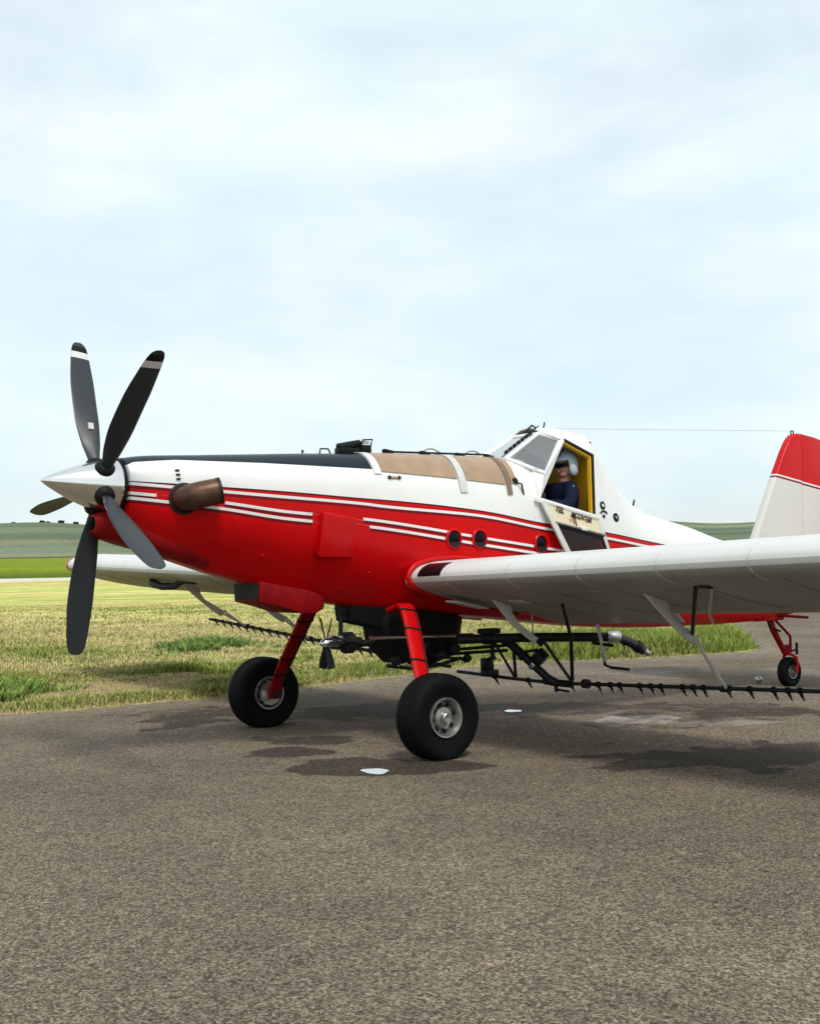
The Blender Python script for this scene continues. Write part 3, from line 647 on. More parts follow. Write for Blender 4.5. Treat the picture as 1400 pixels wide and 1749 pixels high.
def make_blade(k):
    a = TH + math.radians(72*k); rad_ = pport*math.sin(a) + pup*math.cos(a); tang = pport*math.cos(a) - pup*math.sin(a)
    def rows_at(rs, grow=0.):
        rows = []
        for r in rs:
            c = chord(r)+grow; th = float(pchip([.16, .25, .5, 1.0, 1.42], [.07, .055, .028, .016, .008], r))+grow
            be = math.radians(float(pchip([.16, .5, .9, 1.42], [16, 8, -2, -9], r)))      # feathered: chord runs nearly fore and aft
            cd = ax*math.cos(be) + tang*math.sin(be); nd = tang*math.cos(be) - ax*math.sin(be)
            sweep = -.02*math.sin(max(0, (r-.2)/1.2)*math.pi)
            rows.append([tuple(HUB + rad_*r + cd*(c*.5*math.cos(t)+sweep) + nd*(th*.5*math.sin(t)*(1 + .35*math.cos(t)))) for t in np.linspace(0, 2*math.pi, 25)[:-1]])
        return rows
    vs, fs = loft('bl', rows_at(list(np.linspace(.16, 1.38, 46)) + [1.395, 1.408, 1.4166]), True, True, True)
    bl = MB().add(vs, fs).build('propeller_blade', m_blade, plane)
    vs, fs = loft('st', [q[1:12] for q in rows_at(np.linspace(1.25, 1.315, 5), .003)], False); MB().add(vs, fs).build('tip_stripe', m_tip_w, bl)
    vs, fs = loft('st', [q[1:12] for q in rows_at(np.linspace(1.317, 1.372, 5), .003)], False); MB().add(vs, fs).build('tip_stripe', m_black, bl)
    MB().lathe([(.135, .092), (.19, .088), (.225, .07), (.24, .045)], HUB, rad_, 24).build('blade_boot', m_black, bl)
    if k == 4:
        cd = ax; p = HUB + rad_*.56 + tang*.018; MB().plate([p+cd*(-.022)+rad_*-.03, p+cd*.022+rad_*-.03, p+cd*.022+rad_*.03, p-cd*.022+rad_*.03], tang, .02).build('decal', m_greystrap, bl)
for k in range(5): make_blade(k)

# exhaust stacks
for sd_ in (-1, 1):
    pts = [(-1.775, .20*sd_, 2.195), (-1.765, .33*sd_, 2.198), (-1.745, .405*sd_, 2.205), (-1.70, .455*sd_, 2.218), (-1.625, .495*sd_, 2.236), (-1.525, .535*sd_, 2.258)]
    q = np.linspace(0, 5, 26); T = np.arange(6); P = [tuple(float(pchip(T, [p[i] for p in pts], t)) if i != 1 else sd_*float(pchip(T, [abs(p[1]) for p in pts], t)) for i in range(3)) for t in q]
    R_ = list(np.interp(q, T, [.095, .102, .108, .110, .110, .108]))
    ex = MB().tube(P, R_, 28, cap=False).build('exhaust_stack', m_exh, plane)
    e0, e1 = Vector(P[-2]), Vector(P[-1]); d_ = (e1-e0).normalized()
    MB().lathe([(-.02, .110), (.006, .112), (.010, .107), (.004, .10), (-.02, .098)], e1, d_, 28, cap=False).build('exhaust_rim', m_dark, ex)
    MB().lathe([(-.18, .09), (-.17, .09)], e1, d_, 24).build('exhaust_throat', m_int, ex)
    p, nn = surf(-1.755, 2.198, sd_); MB().lathe([(-.02, .135), (.012, .132), (.018, .115), (.01, .10)], p, nn, 30, cap=False).build('exhaust_flange', m_dark, ex)
# hopper vent gear, handle and fairlead rails on the spine
tv = MB().box((.06, -.06, 2.69), (.20, .12, .06)).tube([(-.04, -.06, 2.725), (.08, -.06, 2.745), (.21, -.06, 2.775)], [.036, .04, .034], 14).build('hopper_vent', m_black, plane, bevel=.008)
MB().box((.255, -.05, 2.715), (.11, .13, .08)).build('vent_box', m_black, tv, bevel=.01)
MB().tube([(.20, -.11, 2.755), (.21, -.11, 2.80), (.32, -.11, 2.81), (.30, -.11, 2.75)], .008, 8).build('vent_bracket', m_dark, tv)
MB().box((.25, -.09, 2.778), (.085, .02, .03)).build('vent_plate', m_greystrap, tv, bevel=.004)
MB().tube([(-.235, -.05, 2.65), (-.225, -.05, 2.705), (-.14, -.05, 2.705), (-.11, -.05, 2.65)], .008, 8).build('lift_handle', m_dark, plane)
MB().lathe([(0, .012), (.03, .010)], (-.42, -.05, 2.655), (0, 0, 1), 8).build('fuselage_stud', m_dark, plane)
rl = MB().tube([(.44, -.16, 2.695), (1.72, -.16, 2.715)], .010, 8).tube([(.50, -.205, 2.652), (1.72, -.205, 2.668)], .006, 6).build('hopper_rail', m_dark, plane)
for x in (.46, .90, 1.34, 1.72):
    MB().box((x, -.165, 2.695), (.11, .05, .035), Matrix.Rotation(.15, 3, 'Y')).build('rail_latch', m_black, rl, bevel=.006)
for x in (.99, 1.52):
    MB().tube([(x-.1, -.15, 2.715), (x-.03, -.15, 2.745), (x+.03, -.15, 2.745), (x+.11, -.15, 2.715)], .008, 7).build('rail_handle', m_dull, rl)
p, nn = surf(1.82, 2.415); MB().tube([p+nn*.0, p+nn*.05+Vector((.03, 0, -.03)), p+nn*.03+Vector((.07, 0, -.13))], .010, 7).build('fuel_cap_chain', m_dark, plane)
p, nn = surf(1.80, 2.43); disc(p, nn, [(-.01, .035), (.02, .033), (.026, .001)], 'filler_cap', m_black, plane, 18)

# ------------------------------------------------------------------ cabin
A_, B_, C_, D_ = (Vector(p) for p in ((1.87, -.27, 2.672), (2.375, -.2, 2.957), (2.60, -.262, 2.903), (2.19, -.468, 2.524)))
E_, F_, G_, H_ = (Vector(p) for p in ((2.085, -.502, 2.251), (2.635, -.315, 2.892), (2.965, -.39, 2.738), (2.856, -.500, 2.075)))
mir = lambda p: Vector((p[0], -p[1], p[2]))
def bar(mb, a, b_, w, th, out):
    """flat bar from a to b_, w wide, th thick, facing out"""
    a, b_ = Vector(a), Vector(b_); t = (b_-a).normalized(); o = (Vector(out) - t*Vector(out).dot(t)).normalized(); s = t.cross(o)
    a = a - t*w*.35; b_ = b_ + t*w*.35
    v_ = [p + s*w/2*i + o*th*j for p in (a, b_) for i in (-1, 1) for j in (-.5, .5)]
    mb.add(v_, [(0,1,3,2),(4,6,7,5),(0,4,5,1),(2,3,7,6),(0,2,6,4),(1,5,7,3)]); return mb
cab = MB()
# roof skin
def curve(pts, t):
    T = np.arange(len(pts)); return Vector([float(np.interp(t*(len(pts)-1), T, [p[i] for p in pts])) for i in range(3)])
fr = [F_, B_ + Vector((.02, -.01, .01)), Vector((2.40, -.1, 3.02)), Vector((2.42, 0, 3.035)), Vector((2.40, .1, 3.02)), mir(B_) + Vector((.02, .01, .01)), mir(F_)]
def aring(zq):
    x = 2.852 + max(0, zq-2.075)*.163; s = s_at_z(x, zq); y, z = sect(x, s); return x, y, z
rr = [Vector((x, -y, z)) for x, y, z in (aring(2.74), aring(2.86), aring(2.945), aring(2.985))] ; rr[3].y = 0
rr = rr + [mir(p) for p in rr[2::-1]]
P = []
for a in np.linspace(0, 1, 12):
    row = []
    for t in np.linspace(0, 1, 25):
        q = curve(fr, t).lerp(curve(rr, t), a); q.z += .028*math.sin(math.pi*a)*(1-abs(2*t-1)**2); row.append(q)
    P.append(row)
roof = MB().grid(P).build('cabin_roof', m_white, plane, solid=-.012)
MB().tube([(2.62, -.02, 3.035), (2.645, -.02, 3.115)], .008, 6).build('whip_antenna', m_dark, roof)
wc = MB()
for k, t in enumerate(np.linspace(.16, .92, 7)):
    p = A_.lerp(B_, t) + Vector((-.03, .05, .03)); d_ = (B_-A_).normalized(); wc.box(p, (.055, .012, .035), d_.to_track_quat('X', 'Z').to_matrix())
wc.tube([A_+Vector((-.02, .05, .02)), B_+Vector((-.02, .05, .04)), B_+Vector((.03, .02, .09))], .006, 6)
wc.build('wire_cutter', m_black, plane)
MB().tube([B_+Vector((-.10, .09, .02)), B_+Vector((.0, .09, .10)), B_+Vector((.045, .08, .075)), B_+Vector((.05, .08, .02))], .010, 7).build('wire_deflector', m_black, plane)
MB().plate([(2.84, -.12, 3.01), (3.10, -.16, 2.95), (3.09, -.20, 2.925), (2.84, -.16, 2.995)], (0, -.6, .8), .012).build('roof_vent', m_greystrap, roof, smooth=False)
MB().box((3.20, -.10, 2.90), (.07, .05, .05)).build('beacon', m_dark, roof, bevel=.01)
# posts
pst = MB()
bar(pst, A_, B_, .035, .03, (-.5, -.6, .6)); bar(pst, mir(A_), mir(B_), .035, .03, (-.5, .6, .6)); bar(pst, B_, mir(B_), .04, .03, (-.7, 0, .7)); bar(pst, A_, mir(A_), .04, .03, (-.3, 0, 1))
bar(pst, B_, C_, .035, .03, (0, -.7, .7)); bar(pst, mir(B_), mir(C_), .035, .03, (0, .7, .7)); bar(pst, A_, D_, .045, .03, (0, -.8, .6)); bar(pst, mir(A_), mir(D_), .045, .03, (0, .8, .6))
pst.build('windshield_frame', m_white, plane, bevel=.006)
T_ = surf(2.085, 2.56)[0]
sk = [D_, C_ + Vector((-.0, -.003, .0)), F_, E_] 
lo = [surf(2.085, z)[0] for z in np.linspace(2.27, 2.56, 6)]
for f in (lambda p: Vector(p), mir):
    o_ = Vector((0, f(Vector((0, -1, 0))).y, .35)).normalized()
    cs_ = MB().plate([f(p) for p in sk], o_, .028).build('cabin_side', m_white, plane, smooth=False)
    MB().plate([f(p) for p in [E_] + lo + [Vector((2.1, -.43, 2.575)), D_]], o_, .02).build('cabin_gusset', m_white, cs_, smooth=False)
# windshield panes
def pane(name, pts, mat, parent=plane):
    nn = (Vector(pts[1])-Vector(pts[0])).cross(Vector(pts[2])-Vector(pts[0])).normalized()
    return mk(name, [Vector(p) for p in pts], [tuple(range(len(pts)))], mat, parent, smooth=False)
pane('windshield_pane', [A_, mir(A_), mir(B_), B_], m_glass)
pane('windshield_pane', [A_, D_, C_, B_], m_glass); pane('windshield_pane', [mir(A_), mir(B_), mir(C_), mir(D_)], m_tint)
# closed starboard door
sdm = MB()
for a, b_ in ((E_, F_), (F_, G_), (G_, H_), (H_, E_)): bar(sdm, mir(a), mir(b_), .06, .03, (0, 1, .3))
sdm.build('starboard_door', m_white, plane, bevel=.006)
pane('door_window', [mir(p) for p in (E_, F_, G_, H_)], m_tint)
# rubber seal and yellow jamb round the open port doorway
sl = MB()
for a, b_ in ((F_, G_), (G_, H_)): bar(sl, a+Vector((0, -.004, .0)), b_+Vector((0, -.004, 0)), .024, .03, (0, -1, .3))
sl.build('door_seal', m_black, plane)
sl = MB(); cen = (E_+F_+G_+H_)/4
for a, b_ in ((F_, G_), (G_, H_)): bar(sl, a.lerp(cen, .07)+Vector((0, .02, 0)), b_.lerp(cen, .07)+Vector((0, .02, 0)), .026, .04, (0, -1, .3))
sl.build('door_jamb', m_yellow, plane)
sl = MB(); bar(sl, E_+Vector((-.05, -.008, .0)), H_+Vector((.02, -.012, 0)), .05, .06, (0, -1, 0)); sl.build('door_sill', m_white, plane, bevel=.008)
# interior
MB().plate([(2.98, -.45, 1.75), (2.98, .45, 1.75), (2.99, .44, 2.2), (3.055, .27, 2.80), (3.055, -.27, 2.80), (2.99, -.44, 2.2)], (1, 0, -.1), .015).build('rear_bulkhead', m_yellow, plane, smooth=False)
ib = MB().box((2.6, 0, 1.55), (1.0, .86, .02)).box((2.55, .455, 1.93), (.95, .015, .6)).box((2.55, -.455, 1.85), (.95, .015, .36)).plate([(2.1, .44, 2.2), (2.62, .29, 2.86), (2.98, .34, 2.72), (2.98, .46, 2.05)], (0, 1, .3), .01)
ib.build('cockpit_lining', m_int, plane, smooth=False)
ds = MB().box((2.16, 0, 2.38), (.14, .74, .22)).build('instrument_panel', m_int, plane, bevel=.015); MB().box((2.16, 0, 2.515), (.26, .66, .05), Matrix.Rotation(-.15, 3, 'Y')).build('panel_hood', m_greystrap, ds, bevel=.02)
st = MB().box((2.80, .02, 1.80), (.42, .42, .10)).box((3.00, .02, 2.12), (.08, .40, .62), Matrix.Rotation(.18, 3, 'Y')); st.build('pilot_seat', paint('worn orange seat', (.42, .16, .05), .6, .2, var=.3), plane, bevel=.03)
MB().tube([(2.985, -.26, 2.16), (3.035, -.22, 2.44)], .013, 8).tube([(2.955, -.28, 2.16), (3.0, -.25, 2.40)], .010, 8).build('seat_harness', paint('amber strap', (.75, .42, .03), .5, .3), plane)
MB().tube([(2.14, -.29, 2.36), (2.5, -.30, 2.66), (2.68, -.26, 2.80)], .012, 8).build('roll_cage_tube', m_dark, plane)

# open port door hanging down over the side
hx = (H_-E_).normalized(); dn = Vector((-.0, -.17, -1)).normalized(); off = Vector((0, -.035, 0))
def dpt(u, v_): return E_.lerp(H_, u) + off + dn*v_          # u along the hinge, v_ down
Lh = (H_-E_).length
def doorp(x, z, y0=-.56):
    """point of the hanging door plane below the sill"""
    zt_ = zsill(x); return Vector((x, -.545 - .17*max(0, zt_-z), z))
dr = MB()
o_ = Vector((0, -1, -.1))
bar(dr, doorp(2.10, 2.215), doorp(2.385, 1.64), .062, .028, o_); bar(dr, doorp(2.875, 2.045), doorp(2.975, 1.655), .05, .028, o_); bar(dr, doorp(2.385, 1.625), doorp(2.975, 1.60), .05, .028, o_); bar(dr, doorp(2.10, 2.225), doorp(2.87, 2.05), .03, .028, o_)
door = dr.build('cockpit_door', m_offwhite, plane, bevel=.006)
pn = [doorp(2.14, 2.205), doorp(2.87, 2.035), doorp(2.90, 1.905), doorp(2.215, 2.03)]
MB().plate(pn, o_, .014).build('door_panel', m_cream, door, smooth=False)
sh = MB(); bar(sh, doorp(2.225, 2.02)+Vector((0,-.012,0)), doorp(2.92, 1.89)+Vector((0,-.012,0)), .022, .022, o_); sh.build('door_ledge', m_dull, door, bevel=.004)
MB().box(doorp(2.62, 1.955)+Vector((0, -.025, 0)), (.085, .02, .045), Matrix.Rotation(.2, 3, 'Y')).build('door_latch', m_white, door, bevel=.012)
MB().plate([doorp(2.235, 2.0), doorp(2.90, 1.88), doorp(2.96, 1.64), doorp(2.39, 1.64)], o_, .006).build('door_window', m_doorglass, door, smooth=False)
sl = MB(); bar(sl, doorp(2.25, 1.99)+Vector((0,-.004,0)), doorp(2.90, 1.865)+Vector((0,-.004,0)), .03, .015, o_); bar(sl, doorp(2.905, 1.86)+Vector((0,-.004,0)), doorp(2.95, 1.65)+Vector((0,-.004,0)), .025, .015, o_); sl.build('door_seal', m_black, door)
# hand painted lettering on the cream panel
m_ink = paint('brown black ink', (.035, .018, .010), .7, .2)
def text(body, size, p, xdir, nrm, name, mat, parent, sx=1.0):
    cu = bpy.data.curves.new(name, 'FONT'); cu.body = body; cu.size = size; cu.extrude = .002; cu.align_x = 'LEFT'; cu.offset = .002
    cu.materials.append(mat); o = link(bpy.data.objects.new(name, cu), parent)
    xd = Vector(xdir).normalized(); nn = Vector(nrm).normalized(); yd = nn.cross(xd).normalized(); nn = xd.cross(yd)
    R_ = Matrix((xd, yd, nn)).transposed().to_4x4(); o.matrix_world = Matrix.Translation(Vector(p)) @ R_ @ Matrix.Diagonal((sx, 1, 1, 1)); dg = bpy.context.evaluated_depsgraph_get(); dg.update(); me = bpy.data.meshes.new_from_object(o.evaluated_get(dg)); mw = o.matrix_world.copy(); bpy.data.objects.remove(o); o = link(bpy.data.objects.new(name, me), parent); o.matrix_world = mw; return o
xd = doorp(2.80, zsill(2.80)-.09) - doorp(2.2, zsill(2.2)-.09)
text("TEL", .074, doorp(2.235, zsill(2.235)-.082)+Vector((0, -.014, 0)), xd, (0, -1, -.17), 'door_lettering', m_ink, door, 1.05)
text("MCOVTER", .068, doorp(2.455, zsill(2.455)-.085)+Vector((0, -.014, 0)), xd, (0, -1, -.17), 'door_lettering', m_ink, door, .95)
fg = MB()
for (x0, a, x1, b_, r) in ((2.475, .055, 2.49, .155, .010), (2.505, .06, 2.52, .17, .011), (2.44, .11, 2.445, .15, .007)):
    fg.tube([doorp(x0, zsill(x0)-a)+Vector((0, -.012, 0)), doorp(x1, zsill(x1)-b_)+Vector((0, -.012, 0))], r, 6, flat=.3)
fg.build('door_emblem', paint('red brown ink', (.16, .03, .015), .7, .2), door)

# ------------------------------------------------------------------ pilot
def skinned(name, joints, edges, radii, mat, parent, levels=2, root=0):
    me = bpy.data.meshes.new(name); me.from_pydata([tuple(j) for j in joints], edges, []); me.materials.append(mat)
    o = link(bpy.data.objects.new(name, me), parent)
    s = o.modifiers.new('skin', 'SKIN'); s.use_smooth_shade = True
    for i, vv in enumerate(me.skin_vertices[0].data if me.skin_vertices else []): pass
    if not me.skin_vertices:
        bm = bmesh.new(); bm.from_mesh(me); bm.verts.layers.skin.verify(); bm.to_mesh(me); bm.free()
    for i, vv in enumerate(me.skin_vertices[0].data):
        r = radii[i]; vv.radius = (r, r) if not isinstance(r, tuple) else r; vv.use_root = (i == root)
    sb = o.modifiers.new('sub', 'SUBSURF'); sb.levels = levels; sb.render_levels = levels
    return o
def bake(o):
    dg = bpy.context.evaluated_depsgraph_get(); dg.update(); me = bpy.data.meshes.new_from_object(o.evaluated_get(dg)); o.modifiers.clear(); o.data = me
    me.polygons.foreach_set('use_smooth', [True]*len(me.polygons)); return o
pil = empty('person', (2.82, -.05, 1.86)); tag(pil, 'person in navy shirt and pale blue helmet seated in the open cockpit', 'person')
PO = Vector((2.82, -.05, 1.86))
J = {'pel': (2.84, -.02, 1.95), 'bel': (2.85, -.04, 2.10), 'che': (2.84, -.07, 2.28), 'nek': (2.83, -.10, 2.44), 'hd0': (2.82, -.12, 2.54), 'hd1': (2.815, -.13, 2.63), 'hd2': (2.82, -.13, 2.70),
     'shl': (2.77, -.28, 2.40), 'ell': (2.62, -.38, 2.19), 'wrl': (2.38, -.30, 2.22), 'hal': (2.31, -.28, 2.24), 'shr': (2.80, .12, 2.38), 'elr': (2.72, .22, 2.12), 'wrr': (2.48, .16, 2.12), 'har': (2.40, .13, 2.13),
     'hil': (2.80, -.12, 1.94), 'knl': (2.40, -.16, 2.0), 'anl': (2.24, -.16, 1.66), 'tol': (2.12, -.16, 1.62), 'hir': (2.80, .09, 1.94), 'knr': (2.40, .13, 2.0), 'anr': (2.24, .13, 1.66), 'tor': (2.12, .13, 1.62)}
nm = list(J); RAD = dict(pel=.12, bel=.125, che=.135, nek=.055, hd0=.075, hd1=.09, hd2=.07, shl=.065, ell=.047, wrl=.034, hal=.036, shr=.065, elr=.045, wrr=.032, har=.034, hil=.085, knl=.06, anl=.04, tol=.035, hir=.085, knr=.06, anr=.04, tor=.035)
ED = [('pel','bel'),('bel','che'),('che','nek'),('nek','hd0'),('hd0','hd1'),('hd1','hd2'),('che','shl'),('shl','ell'),('ell','wrl'),('wrl','hal'),('che','shr'),('shr','elr'),('elr','wrr'),('wrr','har'),('pel','hil'),('hil','knl'),('knl','anl'),('anl','tol'),('pel','hir'),('hir','knr'),('knr','anr'),('anr','tor')]
def fig(name, keys, mat, grow, over={}):
    k = [q for q in nm if q in keys]; js = [Vector(over.get(q, J[q]))-PO for q in k]
    return bake(skinned(name, js, [(k.index(a), k.index(b_)) for a, b_ in ED if a in k and b_ in k], [RAD[q]+grow for q in k], mat, pil))
body = fig('body', nm, m_skin, 0)
mid = lambda a, b_, t: tuple(Vector(J[a]).lerp(Vector(J[b_]), t))
fig('shirt', ('pel', 'bel', 'che', 'shl', 'ell', 'wrl', 'shr', 'elr', 'wrr'), m_shirt, .026)
fig('trousers', ('pel', 'hil', 'knl', 'anl', 'hir', 'knr', 'anr'), m_jeans, .014)
# fingers of both hands, curled round the stick and throttle
for h_, side_ in (('hal', -1), ('har', 1)):
    c = Vector(J[h_]) - PO
    for k in range(4):
        y = (k-1.5)*.019; L = (.038, .043, .040, .032)[k]
        pts = [c + Vector((0, y, .005)), c + Vector((-L, y*1.1, .012)), c + Vector((-L*1.75, y*1.15, -.010)), c + Vector((-L*1.8, y*1.15, -.035))]
        bake(skinned('finger', pts, [(0, 1), (1, 2), (2, 3)], [.010, .0095, .009, .008], m_skin, pil, 1))
    pts = [c + Vector((.02, -side_*.03, 0)), c + Vector((-.01, -side_*.052, -.012)), c + Vector((-.035, -side_*.05, -.03))]
    bake(skinned('thumb', pts, [(0, 1), (1, 2)], [.012, .011, .009], m_skin, pil, 1))
# head with face looking forward, under a flight helmet
hc = Vector((2.825, -.135, 2.635)) - PO; fw = Vector((-.98, .10, -.22)).normalized(); sdv = fw.cross(Vector((0, 0, 1))).normalized(); upv = sdv.cross(fw)
def hp(f, s, u): return hc + fw*f + sdv*s + upv*u
def ball(mb, c, rx, ry, rz, n=20, cut=None):
    v_ = []; f = []
    for i in range(n//2+1):
        for j in range(n):
            a = math.pi*i/(n//2); t = 2*math.pi*j/n; v_.append(c + fw*rx*math.sin(a)*math.cos(t) + sdv*ry*math.sin(a)*math.sin(t) + upv*rz*math.cos(a))
    for i in range(n//2):
        for j in range(n):
            q = (i*n+j, i*n+(j+1) % n, (i+1)*n+(j+1) % n, (i+1)*n+j)
            if cut is None or not cut(sum((v_[k] for k in q), Vector())/4 - c): f.append(q)
    return mb.add(v_, f)
hb = MB(); ball(hb, hp(.0, 0, -.005), .098, .078, .12); ball(hb, hp(.05, 0, -.075), .05, .052, .055); ball(hb, hp(.098, 0, -.026), .016, .011, .022, 12)
hb.build('face', m_skin, pil, auto=False)
for s_ in (-1, 1):
    mb = MB(); ball(mb, hp(.083, s_*.031, .012), .013, .015, .010, 12); mb.build('eye', m_eye, pil, auto=False)
    mb = MB(); ball(mb, hp(.0945, s_*.031, .012), .004, .006, .006, 10); mb.build('iris', m_lens, pil, auto=False)
    mb = MB(); ball(mb, hp(-.01, s_*.082, -.01), .02, .012, .034, 12); mb.build('ear', m_skin, pil, auto=False)
mb = MB(); ball(mb, hp(.091, 0, -.068), .012, .024, .008, 12); mb.build('mouth', m_lip, pil, auto=False)
mb = MB(); ball(mb, hp(-.012, 0, .025), .142, .125, .145, 36, cut=lambda q: q.dot(fw) > .045 and -.2 < q.dot(upv) < .055 or q.dot(upv) < -.105); hm = mb.build('helmet', m_helmet, pil, auto=False, solid=.01)
mb = MB()
for s_ in (-1, 1): ball(mb, hp(-.01, s_*.112, -.04), .055, .035, .07, 18)
mb.build('ear_cup', m_helmet, hm, auto=False)
MB().grid([[hp(.0, 0, .02) + fw*.116*math.cos(e)*math.cos(t) + sdv*.098*math.cos(e)*math.sin(t) + upv*.14*math.sin(e) for t in np.linspace(-1.25, 1.25, 17)] for e in np.linspace(-.10, .22, 6)]).build('visor', m_lens, hm, auto=False)
MB().tube([hp(.03, -.11, -.075), hp(.10, -.07, -.095), hp(.115, -.01, -.085)], .005, 6).build('headset_mic', m_black, hm)
mk('shirt_badge', [Vector(p)-PO for p in ((2.735, -.345, 2.42), (2.69, -.315, 2.40), (2.70, -.325, 2.375), (2.745, -.355, 2.395))], [(0, 1, 2, 3)], m_greystrap, pil, smooth=False)

# ------------------------------------------------------------------ wings
DI = .0295
UP = ([.45, .458, .48, .53, .62, .78, 1.0, 1.3, 1.65, 1.95, 2.26], [1.478, 1.508, 1.538, 1.578, 1.608, 1.632, 1.640, 1.595, 1.46, 1.29, 1.075])
LO = ([.45, .458, .48, .53, .62, .75, 1.0, 1.3, 1.6, 1.9, 2.26], [1.478, 1.446, 1.418, 1.384, 1.350, 1.310, 1.250, 1.188, 1.138, 1.095, 1.060])
def foil(n=30, x1=2.26):
    t = .45 + (x1-.45)*(np.linspace(0, 1, n)**2.2)
    u = [(x, float(pchip(*UP, x))) for x in t]; lo_ = [(x, float(pchip(*LO, x))) for x in t]
    return u[::-1] + lo_[1:]
m_wing = paint('white wing paint', (.68, .675, .65), .38, .35, var=.08, scale=1.2)
m_under_shade = paint('wing paint with underside shade', (.40, .39, .365), .5, .25, var=.25, scale=1.5)  # wing white greyed down, shade beneath the wing put into the colour
def at_wing(x, z, y): return (x, y, z + DI*abs(y))
def wing(sd_):
    pf = foil(34, 1.775); rows = []
    ys = list(np.linspace(.40, 7.86, 40))
    for y in ys: rows.append([at_wing(x, z, sd_*y) for x, z in pf])
    vs, fs = loft('w', rows, True, True, True); w_ = MB().add(vs, fs).build('wing', m_wing, plane); w_.data.materials.append(m_under_shade)
    w_.data.polygons.foreach_set('material_index', [1 if p.normal.z < -.45 else 0 for p in w_.data.polygons])  # downward faces get the painted-in shade tone
    # red tip that narrows and turns up a little
    full = foil(34); rows = []
    for q in np.linspace(0, 1, 9):
        y = 7.87 + .36*math.sin(q*math.pi/2); k = math.cos(q*math.pi/2)*.86 + .14
        rows.append([(1.15 + (x-1.15)*(.55+.45*k), sd_*y, 1.38 + (z-1.38)*k + .02*q + DI*y) for x, z in full])
    vs, fs = loft('t', rows, True, True, True); MB().add(vs, fs).build('wing_tip', m_red, w_)
    def flapper(name, y0, y1, droop, mat):
        xs_ = np.linspace(1.785, 2.26, 8); px, pz = 1.79, 1.12; ca, sa = math.cos(droop), math.sin(droop); rows = []
        sec = [(x, float(pchip(*UP, x))-.004) for x in xs_[::-1]] + [(1.765, 1.26)] + [(x, float(pchip(*LO, x))+.002) for x in xs_]
        sec = [(px + (x-px)*ca + (z-pz)*sa, pz - (x-px)*sa + (z-pz)*ca) for x, z in sec]
        for y in (y0, y1): rows.append([at_wing(x, z, sd_*y) for x, z in sec])
        vs, fs = loft('f', rows, True, True, True); return MB().add(vs, fs).build(name, mat, w_, bevel=.004)
    flapper('flap', .60, 2.20, math.radians(10), m_under_shade); flapper('aileron', 2.24, 7.8, 0., m_under_shade)
    # inspection covers and rib lines underneath
    for y, x in ((1.7, .85), (2.5, .85), (3.3, .85), (4.2, .9), (5.4, .9), (2.1, 1.5), (3.3, 1.55), (4.5, 1.5)):
        z = float(pchip(*LO, x)); dz = (float(pchip(*LO, x+.05))-float(pchip(*LO, x-.05)))/.1
        p = at_wing(x, z, sd_*y); nn = Vector((dz, sd_*DI, -1)).normalized()
        MB().lathe([(-.004, .07), (.003, .069), (.004, .001)], p, nn, 20).build('inspection_cover', m_under_shade, w_)
    for y in (1.35, 2.05, 2.75, 3.6, 4.4, 5.2, 6.0, 6.8):
        P = [[at_wing(x, float(pchip(*LO, x))-.0025, sd_*(y+dy)) for x in np.linspace(.52, 1.76, 14)] for dy in (0, .035)]
        MB().grid(P).build('rib_seam', m_under_shade, w_, solid=.002)
    rv = MB()
    for y in np.arange(.75, 7.8, .055):
        for tab, sg, xq in ((UP, 1, .66), (LO, -1, .66), (LO, -1, 1.32)):
            z = float(pchip(*tab, xq)); p = Vector(at_wing(xq, z, sd_*y)) + Vector((0, 0, .0025*sg)); rv.add([p] + [p + Vector((.0055*math.cos(q), .0055*math.sin(q)*1., -.0015*sg - (.9 if sg < 0 else -.25)*0)) for q in np.linspace(0, 2*math.pi, 6)[:-1]], [(0, i+1, (i+1) % 5+1) for i in range(5)])
    tag(rv.build('rivets', m_offwhite, w_, auto=False), kind='stuff')
    for y in np.arange(.98, 7.6, .82):
        P = [[at_wing(x-.0016, z+(.0012 if k > 6 else -.0012), sd_*(y+dy)) for k, (x, z) in enumerate([(float(q), float(pchip(*LO, q))) for q in (.66, .56, .50, .47, .458, .452)] + [(float(q), float(pchip(*UP, q))) for q in (.45, .452, .458, .47, .50, .56, .66)])] for dy in (0, .02)]
        MB().grid(P).build('lap_seam', m_offwhite, w_, solid=.001)
    # red fillet where the wing meets the fuselage
    pf2 = [(x, z) for x, z in foil(30) if x < 1.9]
    MB().tube([(x + (x-1.1)*.045, sd_*.50, 1.36 + (z-1.36)*1.10 + .012) for x, z in pf2], .024, 10).build('root_fillet', m_red, w_)
    # landing light behind a dark lens in the leading edge
    P = [[at_wing(x-.004, z+.004, sd_*y) for x, z in [(float(q), float(pchip(*UP, q))) for q in (.452, .458, .468, .485, .51, .55, .60)]] for y in (.60, .70, .80, .93)]
    MB().grid(P).build('landing_light', m_lens, w_, solid=.004)
    return w_
wing(-1); wing(1)
MB().box((.92, -.74, 1.235), (.40, .16, .018), Matrix.Rotation(.19, 3, 'Y')).build('root_plate', m_offwhite, plane, bevel=.004)
for y in (-1.25, -1.32, -1.39): MB().box((1.05, y, 1.27), (.12, .04, .012), Matrix.Rotation(.19, 3, 'Y')).build('vent_louvre', m_offwhite, plane, bevel=.003)

